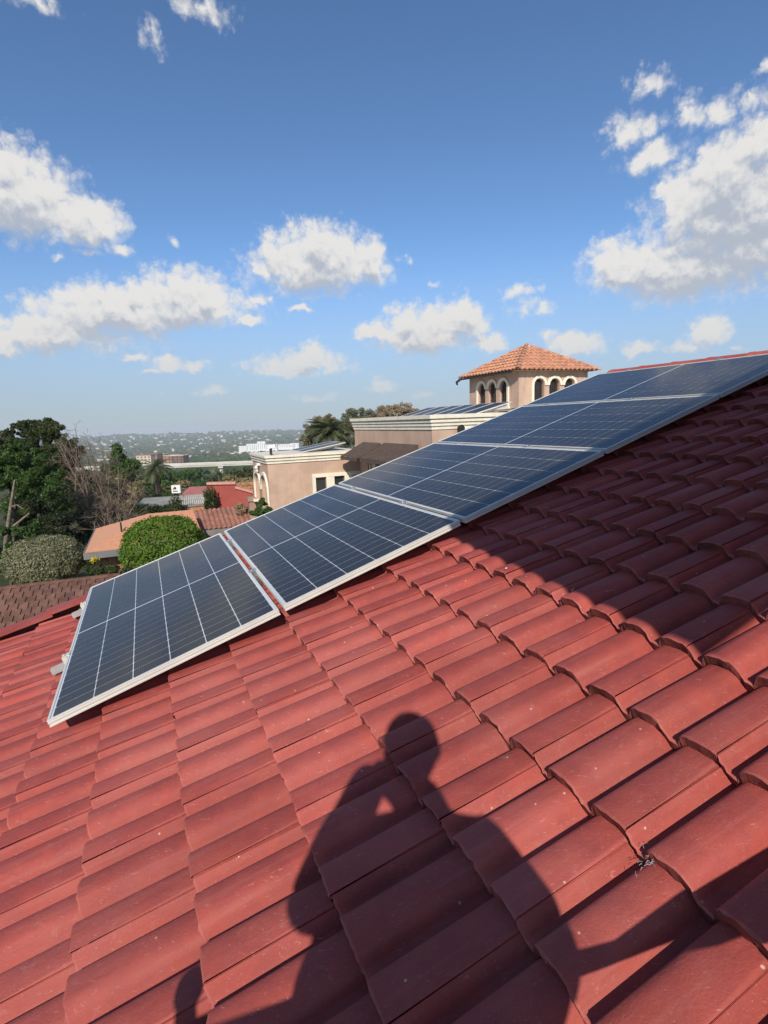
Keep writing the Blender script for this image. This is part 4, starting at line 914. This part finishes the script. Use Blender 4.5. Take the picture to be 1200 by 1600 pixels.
# trees behind the villa
for lab, Y, lst, n, m in (('dry olive-yellow tree left of the large palm behind the wing', 40, [(490, 672, 16), (502, 662, 16), (478, 688, 12), (515, 658, 12), (540, 668, 14)], 5200, L_OLIVE),
                          ('dark grey-green tree between the palm and the tall block', 44, [(548, 652, 16), (565, 650, 16), (580, 655, 18), (555, 668, 16), (545, 685, 16)], 5200, L_GREY),
                          ('pale rusty tree with thin dry crown behind the tall block', 46, [(600, 648, 16), (615, 642, 16), (632, 640, 16), (645, 645, 12), (590, 655, 12)], 4600, L_RUST)):
    cx = sum(q[0] for q in lst) / len(lst); tree('garden_tree', lab, 'tree', gz(at(cx, 720, Y)), multi(lst, Y, 34, .22), int(n * 3.4), .046, m, at(cx, 668, Y), .12, limbs=8)

# mid-distance trees between the gardens and the viaduct
kinds = []
for kx, m in enumerate((L_MID, L_DARK, L_OLIVE, L_MID)):
    cl = []
    for _ in range(9): cl += sub_clumps((rng.uniform(-1.3, 1.3), rng.uniform(-1.3, 1.3), rng.uniform(3.0, 6.2)), (1.5, 1.5, 1.3), 3, .5)
    crown = leaf_mesh('crown', leaf_arrays(cl, 2600, .26), m); mb = MB(); mb.tube([(0, 0, -1), (0, 0, 4)], [.25, .12], 6); kinds.append((crown, mb.mesh('trunk', M_BARK_D)))
desc = ['green broadleaf tree', 'dark dense tree', 'dry yellowish tree', 'green broadleaf tree']
rt = random.Random(4); nmid = 0
while nmid < 150:
    px = rt.uniform(150, 560); Y = math.exp(rt.uniform(math.log(46), math.log(300))); q = at(px, 700, Y); z = ground_z(q[0], q[1]); s = rt.uniform(.75, 1.25) * (1 if Y < 120 else 1.3)
    if px > 400 and Y < 60: continue
    if 215 < px < 275 and Y < 62: continue
    top = project((q[0], q[1], z + 7 * s))
    if top[1] < 727 + (Y < 110) * 6: s *= .6
    if project((q[0], q[1], z + 7 * s))[1] < 724: nmid += 1; continue
    kx = rt.randrange(4); t = thing('valley_tree', desc[kx] + (' in the belt just beyond the low red and grey roofs' if Y < 85 else ' in the middle of the belt below the viaduct' if Y < 170 else ' far down the slope, close under the viaduct'), 'tree', (q[0], q[1], z), (0, 0, rt.uniform(0, 6.28)), 'trees below the viaduct'); t.scale = (s, s, s * rt.uniform(.8, 1.1))
    link('crown', kinds[kx][0], t); link('trunk', kinds[kx][1], t); nmid += 1

# ------------------------------------------------------------------ viaduct and the town across the valley
va, vb = at(150, 731.5, 350), at(430, 720.5, 352); dv_ = (vb - va) / np.linalg.norm(vb - va); Lv = np.linalg.norm(vb - va)
vi = thing('viaduct', 'long pale concrete road viaduct crossing the valley', 'viaduct', tuple(va), (0, 0, math.atan2(dv_[1], dv_[0])))
mb = MB(); mb.box((-60, -4, -1.3), (Lv + 60, 4, 0)); part('deck', mb, M_CONC, vi)
mb = MB(); mb.box((-60, -4.25, -.35), (Lv + 60, -4.004, 1.0)); mb.box((-60, 4.004, -.35), (Lv + 60, 4.25, 1.0)); part('parapet', mb, M_CONC, vi)
for k in range(-1, 6):
    x = 9 + k * 36; mb = MB(); mb.box((x - 1, -2.2, -24), (x + 1, 2.2, -2.6)); mb.box((x - 1.6, -3.6, -2.6), (x + 1.6, 3.6, -1.302)); part('pier', mb, M_CONC, vi)
def town_house(kind, x, y, z, w_, d_, h_, rz, wallm, roofm, label, group, name='house'):
    t = thing(name, label, 'house' if name == 'house' else 'building', (x, y, z), (0, 0, rz), group)
    mb = MB(); mb.box((-w_ / 2, -d_ / 2, -6), (w_ / 2, d_ / 2, h_)); part('wall', mb, wallm, t)
    mb = MB()
    if kind: mb.prism([(-d_ / 2 - .4, h_), (d_ / 2 + .4, h_), (0, h_ + d_ * .28)], -w_ / 2 - .4, w_ / 2 + .4, 0)
    else: mb.box((-w_ / 2 - .3, -d_ / 2 - .3, h_ + .003), (w_ / 2 + .3, d_ / 2 + .3, h_ + .5))
    part('roof', mb, roofm, t)
    n = max(2, int(w_ / 5)); me = None
    for i in range(n):
        if w_ < 14: break
        for fl_ in range(max(1, int(h_ / 3.5))):
            mb = MB(); x0 = -w_ / 2 + (i + .5) * w_ / n; z0 = 1.2 + fl_ * 3.4; mb.box((x0 - .9, -d_ / 2 - .05, z0), (x0 + .9, -d_ / 2 + .1, z0 + 1.6)); part('window', mb, M_GLASS, t)
    return t
W_W = mat('white_plaster', (.66, .66, .64), .9, .08, .05); W_C = mat('beige_plaster', (.60, .50, .38), .9, .1, .05); W_T = mat('terracotta_brick', (.36, .21, .155), .9, .12, .05); R_T = mat('red_clay_roof', (.36, .15, .10), .9, .15, .05); R_G = mat('grey_sheet_roof', (.42, .42, .43), .7, .1, .05)
for i, (px, py, w_, h_, wm, Y, lab) in enumerate(((230, 722, 24, 14, W_C, 690, 'tan block at the left end of the brick estate in the valley'), (243, 721, 16, 15, W_T, 700, 'narrow terracotta block second from the left in the valley estate'), (254, 722, 16, 16, W_T, 720, 'terracotta block in the middle of the valley estate'), (270, 722, 20, 14, W_T, 705, 'terracotta block with dark end wall in the valley estate'), (282, 722, 20, 13.5, mat('dark_brick', (.17, .10, .08), .9, .1, .05), 700, 'dark brick block at the right end of the valley estate'))):
    q = at(px, py, Y); town_house(0, q[0], q[1], q[2] - 2, w_ * .85, 14, h_ * .78, R_(-10), wm, R_T if i < 2 else W_C, lab, None, 'estate_block')
rt = random.Random(12); W_B = mat('bright_white_cladding', (.78, .78, .76), .8, .05, .05)
for (px, py, w_, h_, lab) in ((385, 704, 34, 13, 'leftmost white hall of the business park above the low wing'), (398, 703, 40, 17, 'tallest white building of the business park across the valley'), (410, 701, 22, 20, 'narrow white tower-like building in the business park'), (424, 701, 44, 12, 'grey and white hall in the middle of the business park'), (446, 699, 60, 9, 'long low white warehouse of the business park'), (462, 698, 24, 10, 'rightmost small white building of the business park')):
    q = at(px, py, 1500); town_house(0, q[0], q[1], q[2], w_, 25, h_, R_(rt.uniform(-14, 10)), W_B, R_G, lab, None, 'business_building')
rt = random.Random(9); cnt = 0
while cnt < 190:
    px = rt.uniform(135, 490); Y = math.exp(rt.uniform(math.log(1200), math.log(4900))); q = at(px, 690, Y)
    if Y < 2600 and rt.random() < .55: continue
    z = ground_z(q[0], q[1]); k = Y / 2500 + .3
    wm = rt.choice([W_W, W_W, W_C, W_W, W_C]); big = rt.random() < .12
    town_house(0 if big else 1, q[0], q[1], z + 4, (rt.uniform(10, 16) if not big else rt.uniform(30, 55)) * min(1.5, k), 10, rt.uniform(4, 7) * min(1.6, k), rt.uniform(-.5, .5), wm, rt.choice([R_T, R_G, R_G, W_C]), 'small pale house among trees on the far side of the valley', 'small pale houses across the far valley'); cnt += 1
# woodland across the valley: nobody could count these crowns
bm = bmesh.new(); bmesh.ops.create_icosphere(bm, subdivisions=1, radius=1); iv = np.array([v.co[:] for v in bm.verts]); ifc = np.array([[v.index for v in f.verts] for f in bm.faces]); bm.free()
VV = []; FF = []; off = 0; rs = np.random.default_rng(2); N = 11000
for i in range(N):
    Y = 260 * math.exp(rs.random() ** .8 * math.log(5100 / 260)); px = rs.uniform(120, 570); q = at(px, 700, Y); z = ground_z(q[0], q[1]); s = (3.0 + 3.2 * rs.random()) * (1 + Y / 1800)
    if rs.random() < .25 and Y > 900: continue
    if Y < 380: s *= .6
    VV.append(iv * (1 + .28 * rs.normal(size=(len(iv), 1))) * np.array([s, s, s * .75]) + np.array([q[0], q[1], z + s * .35])); FF.append(ifc + off); off += len(iv)
V = np.concatenate(VV); Fc = np.concatenate(FF); me = bpy.data.meshes.new('distant_woodland'); me.vertices.add(len(V)); me.vertices.foreach_set('co', V.astype(np.float32).ravel())
me.loops.add(Fc.size); me.loops.foreach_set('vertex_index', Fc.astype(np.int32).ravel()); me.polygons.add(len(Fc)); me.polygons.foreach_set('loop_start', np.arange(0, Fc.size, 3, dtype=np.int32)); me.polygons.foreach_set('loop_total', np.full(len(Fc), 3, np.int32)); me.materials.append(L_FAR); me.update(calc_edges=True)
tag(link('distant_woodland', me), 'mass of dark green trees covering the valley and far ridge', 'woodland', kind='stuff')

# ------------------------------------------------------------------ photographer, phone and terrace railing (behind the camera; their shadows fall on the tiles)
def shadow_pt(px, py, v):
    """the point at roof coordinate v whose shadow falls where this pixel sees the tiles"""
    r = ray(px, py); pl = pan(0, 0, -.08); s = (N3 @ (pl - CAM)) / (N3 @ r); P_ = CAM + s * r; d = P_ - ORG; u_, v_ = d @ U3, d @ EV
    k = (v_ - v) / LP[1]; return pan(u_ - LP[0] * k, v, -.08 - LP[2] * k)
M_SHIRT = mat('dark_blue_cotton', (.05, .06, .09), .95, .2, 12, bump=.3); M_TROUS = mat('grey_trousers', (.09, .09, .085), .95, .2, 12); M_SKIN = mat('brown_skin', (.22, .115, .07), .55, .08, 20); M_HAIR = mat('black_hair', (.012, .010, .009), .7, .1, 60); M_SHOE = mat('dark_shoes', (.03, .025, .02), .6, .1, 20)
UPP = np.array([0, 0, 1.0]); RT = EU * .97 + EV * .05; FWD = EV
head_c = shadow_pt(640, 1170, -2.93)
neck = head_c - UPP * .19 - FWD * .05; chest = neck - UPP * .17 - RT * .03; waist = chest - UPP * .25 - RT * .01; pelvis = waist - UPP * .18
rsh = shadow_pt(760, 1345, -2.98); lsh = shadow_pt(556, 1338, -2.98)
rel_ = shadow_pt(856, 1478, -2.95); lel = shadow_pt(468, 1442, -2.85); lwr = shadow_pt(588, 1192, -2.775)
rail_z = CAMZ + (pan(1.1, -2.5, .27)[2] - CAMZ); rwr = shadow_pt(852, 1680, -2.90)
hips = [pelvis + RT * s * .10 for s in (-1, 1)]; zf = 4.58
knees = [np.array([*(h[:2] + (FWD * .03)[:2]), zf + .47]) for h in hips]; ank = [np.array([*(h[:2] - (FWD * .02)[:2]), zf + .085]) for h in hips]; toes = [a + FWD * .17 - UPP * .045 for a in ank]
nodes = [(pelvis, .170), (waist, .285), (chest, .225), (neck, .098), (head_c - UPP * .08, .078), (lsh, .105), (lel, .085), (lwr, .056), (rsh, .098), (rel_, .075), (rwr, .038), (hips[0], .095), (knees[0], .062), (ank[0], .045), (toes[0], .035), (hips[1], .095), (knees[1], .062), (ank[1], .045), (toes[1], .035)]
edges = [(0, 1), (1, 2), (2, 3), (3, 4), (2, 5), (5, 6), (6, 7), (2, 8), (8, 9), (9, 10), (0, 11), (11, 12), (12, 13), (13, 14), (0, 15), (15, 16), (16, 17), (17, 18)]
def skinned(name, nodes, edges, root, mats, parent, base, sub=2):
    me = bpy.data.meshes.new(name); me.from_pydata([tuple(map(float, np.asarray(p) - base)) for p, r in nodes], edges, []); o = link(name, me, parent)
    md = o.modifiers.new('Skin', 'SKIN'); md.use_smooth_shade = True
    for i, (p, r) in enumerate(nodes):
        sv = me.skin_vertices[0].data[i]; sv.radius = (r, r); sv.use_root = (i == root)
    sb_ = o.modifiers.new('Subdivision', 'SUBSURF'); sb_.levels = sub; sb_.render_levels = sub
    for m in mats: me.materials.append(m)
    dg = bpy.context.evaluated_depsgraph_get(); ev_me = bpy.data.meshes.new_from_object(o.evaluated_get(dg)); o.modifiers.clear(); o.data = ev_me; return o
pb = np.array([pelvis[0], pelvis[1], zf])
person = thing('person', 'photographer in a dark shirt raising a phone, seen only as a shadow on tiles', 'person', tuple(pb))
body = skinned('body', nodes, edges, 0, [M_SHIRT], person, pb)
body.data.materials.clear()
for m in (M_SHIRT, M_TROUS, M_SKIN, M_SHOE): body.data.materials.append(m)
for p in body.data.polygons:
    c = np.array(p.center) + pb
    p.material_index = 3 if c[2] < zf + .11 else 1 if c[2] < pelvis[2] + .06 else 2 if (c[2] > neck[2] + .0 and np.linalg.norm((c - neck)[:2]) < .12) or np.linalg.norm(c - lwr) < .14 or np.linalg.norm(c - rwr) < .14 else 0
mb = MB(); bm = bmesh.new(); bmesh.ops.create_uvsphere(bm, u_segments=24, v_segments=18, radius=1)
for v in bm.verts:
    x, y, z = v.co; f = 1 - .16 * max(0, -z) ** 1.5; sx, sy, sz = .083 * f, .098 * (1 - .12 * max(0, -z)), .118
    fy_ = y
    p = RT * x * sx + FWD * (y * sy) + UPP * z * sz
    if y > .6 and abs(x) < .28 and -.45 < z < .12: p = p + FWD * .022 * (1 - abs(x) / .28) * (1 - abs(z + .2) / .4 if z < .12 else 0)   # nose
    if y > .75 and .08 < z < .3 and .2 < abs(x) < .55: p = p - FWD * .006                                                       # eye sockets
    if y > .5 and z < -.75: p = p + FWD * .012                                                                                   # chin
    v.co = Vector(p + head_c - pb)
me = bpy.data.meshes.new('head'); bm.to_mesh(me); bm.free(); me.materials.append(M_SKIN); me.polygons.foreach_set('use_smooth', [True] * len(me.polygons)); link('head', me, person)
mb = MB()
for s in (-1, 1):
    c = head_c - pb + RT * s * .086 - FWD * .005 - UPP * .005; mb.obox(c, RT * .008, FWD * .018 + UPP * .004, UPP * .032)
part('ears', mb, M_SKIN, person, 60)
bm = bmesh.new(); bmesh.ops.create_uvsphere(bm, u_segments=24, v_segments=14, radius=1)
bmesh.ops.delete(bm, geom=[v for v in bm.verts if v.co.z < -.1 + .55 * max(0, v.co.y)], context='VERTS')
for v in bm.verts: x, y, z = v.co; v.co = Vector(RT * x * .095 + FWD * (y * .110 - .004) + UPP * (z * .130 + .006) + head_c - pb)
me = bpy.data.meshes.new('hair'); bm.to_mesh(me); bm.free(); me.materials.append(M_HAIR); me.polygons.foreach_set('use_smooth', [True] * len(me.polygons)); link('hair', me, person)
mb = MB(); mb2 = MB()
for s in (-1, 1):
    c = head_c - pb + RT * s * .031 + FWD * .088 + UPP * .012; mb.tube([c - FWD * .004, c + FWD * .004], [.011, .008], 10); mb2.obox(c + UPP * .018 + FWD * .002, RT * .016, FWD * .003, UPP * .003)
mb2.obox(head_c - pb + FWD * .086 - UPP * .058, RT * .022, FWD * .004, UPP * .004); part('eyes', mb, M_WHITE, person); part('brows_and_mouth', mb2, M_HAIR, person)
fr = CM @ np.array([0, 0, 1.0]); rt_ = CM @ np.array([1, 0, 0]); upc = CM @ np.array([0, -1, 0])
pc = CAM - fr * .012 - rt_ * .022 - upc * .058
ph = thing('phone', 'dark smartphone held upright in front of the photographer', 'phone', tuple(pc)); mb = MB(); mb.obox((0, 0, 0), rt_ * .036, upc * .074, fr * .004); part('case', mb, M_DARK, ph)
mb = MB(); mb.obox(-fr * .0045, rt_ * .033, upc * .070, fr * .0004); part('screen', mb, M_GLASS, ph)
mb = MB(); mb.obox((CAM - pc) - fr * .0065, rt_ * .012, upc * .012, fr * .0012); part('camera_bump', mb, M_DARK, ph)
def hand(wrist, palm_dir, nrm, curl, spread_dir, base):
    """palm plus four unequal fingers and a thumb as one skinned surface"""
    w_ = np.asarray(wrist); pd = palm_dir / np.linalg.norm(palm_dir); n_ = nrm / np.linalg.norm(nrm); sd_ = np.cross(n_, pd); nd = [(w_, .026), (w_ + pd * .045, .028), (w_ + pd * .08, .024)]; ed = [(0, 1), (1, 2)]
    for k, (L, o) in enumerate(((.070, -.030), (.080, -.010), (.075, .010), (.058, .029))):
        p = w_ + pd * .082 + sd_ * o * spread_dir; i0 = len(nd); d = pd.copy(); nd.append((p, .0095)); ed.append((2, i0))
        for j, f in enumerate((.45, .30, .25)): d = d + n_ * curl[j]; d /= np.linalg.norm(d); p = p + d * L * f; nd.append((p, .0088 - .0008 * j)); ed.append((i0 + j, i0 + j + 1))
    p = w_ + pd * .03 - sd_ * .028 * spread_dir; i0 = len(nd); nd.append((p, .013)); ed.append((1, i0)); d = pd * .5 - sd_ * .8 * spread_dir + n_ * .3
    for j in range(2): d /= np.linalg.norm(d); p = p + d * .034; nd.append((p, .0105 - .001 * j)); ed.append((i0 + j, i0 + j + 1)); d = d + pd * .5 + n_ * .3
    return skinned('hand', nd, ed, 0, [M_SKIN], person, base, 1)
hand(lwr, (pc - upc * .03 - rt_ * .03 - fr * .02) - lwr, rt_ * 1.0 - fr * .2, (.5, .7, .6), 1, pb)
hand(rwr, FWD * .8 - UPP * .25, -UPP, (.6, .8, .7), -1, pb)
# railing
rl = thing('terrace_railing', 'metal terrace railing in front of the photographer, casting a bar shadow', 'railing', tuple(pan(.25, -2.5, .5) * np.array([1, 1, 0]) + np.array([0, 0, 4.58])), (0, 0, PHI))
rb = np.array(rl.location); M_RAIL = mat('dark_painted_steel', (.06, .06, .06), .5, .1, 8)
P0, P1, P2 = shadow_pt(330, 1632, -2.5), shadow_pt(483, 1585, -2.5), shadow_pt(980, 1497, -2.5); P3 = shadow_pt(1115, 1446, -2.5); P4 = P3 + (P3 - P2) * 3
q_ = Matrix.Translation(rl.location) @ Matrix.Rotation(PHI, 4, 'Z'); q_.invert(); lc = lambda p: np.array(q_ @ Vector([float(c) for c in p]))
mb = MB(); mb.tube([lc(P0 - (P1 - P0) * 2), lc(P0), lc(P1), lc(P2), lc(P3), lc(P4)], [.022, .022, .020, .016, .034, .05], 10); part('handrail', mb, M_RAIL, rl, 60)
for p in (shadow_pt(272, 1600, -2.5), P4):
    a = lc(p); mb = MB(); mb.tube([(a[0], a[1], 0), (a[0], a[1], a[2])], .022, 8); part('post', mb, M_RAIL, rl, 60)
a0_, a1_ = lc(shadow_pt(272, 1604, -2.5)), lc(shadow_pt(288, 1528, -2.5)); hgt = a1_[2] - a0_[2]
mb = MB(); mb.tube([a0_, a0_ + (a1_ - a0_) * .2, a0_ + (a1_ - a0_) * .45, a0_ + (a1_ - a0_) * .75, a0_ + (a1_ - a0_) * .93, a1_], [.018, .022, .033, .032, .018, .004], 12); part('finial', mb, M_RAIL, rl, 70)

# ------------------------------------------------------------------ small things on the tiles
def on_tiles(px, py, h=-.10):
    r = ray(px, py); pl = pan(0, 0, h); s = (N3 @ (pl - CAM)) / (N3 @ r); return CAM + s * r
cw = thing('cobweb', 'scrap of pale grey cobweb in the dark tile channel at the right', 'cobweb', tuple(on_tiles(1004, 1352, -.115)), ROOF_ROT); mb = MB(); rs = random.Random(6)
for k in range(16):
    p = np.array([rs.gauss(0, .016), rs.gauss(0, .008), rs.uniform(.004, .016)]); d = np.array([rs.gauss(.6, .5), rs.gauss(0, .6), rs.gauss(0, .2)]); d /= np.linalg.norm(d); mb.tube([p, p + d * .008 + np.array([0, .002, .001]), p + d * rs.uniform(.006, .016)], .0006, 3, cap=False)
part('threads', mb, mat('pale_threads', (.34, .38, .42), .9, .1, 50), cw)
for k, (px, py, lab) in enumerate(((331, 1267, 'cream paint flake on a sunlit tile left of the head shadow'), (893, 924, 'dark dry twig lying on a tile below the shadow edge'), (791, 890, 'pale chip on a tile edge at the shadow boundary'))):
    t = thing('paint_flake' if k != 1 else 'twig', lab, 'flake' if k != 1 else 'twig', tuple(on_tiles(px, py, -.075 if k else -.12)), ROOF_ROT); mb = MB()
    if k == 1: mb.tube([(0, 0, 0), (.02, .006, .004), (.035, 0, .002)], [.003, .003, .001], 4)
    else: mb.add([(0, 0, .002), (.012, .003, .004), (.010, .011, .003), (-.002, .009, .004), (.004, .005, .009)], [(0, 1, 4), (1, 2, 4), (2, 3, 4), (3, 0, 4)])
    part('chip' if k != 1 else 'stick', mb, mat('flake_' + str(k), (.62, .45, .33) if k != 1 else (.06, .035, .02), .8, .1, 30), t)

# ------------------------------------------------------------------ the air between here and the far ridge
hz = MB(); hz.box((-8600, -420, -150), (8600, 9200, 17)); hm = bpy.data.materials.new('haze'); hm.use_nodes = True; T = NT(hm.node_tree)
T.n.remove(T.n['Principled BSDF']); pv = T.add('ShaderNodeVolumePrincipled'); pv.inputs['Color'].default_value = (.86, .91, 1, 1); pv.inputs['Density'].default_value = 1.6e-4; pv.inputs['Anisotropy'].default_value = .0
T.link(pv.outputs[0], T.n['Material Output'].inputs['Volume']); tag(link('haze', hz.mesh('haze', hm)), kind='stuff')
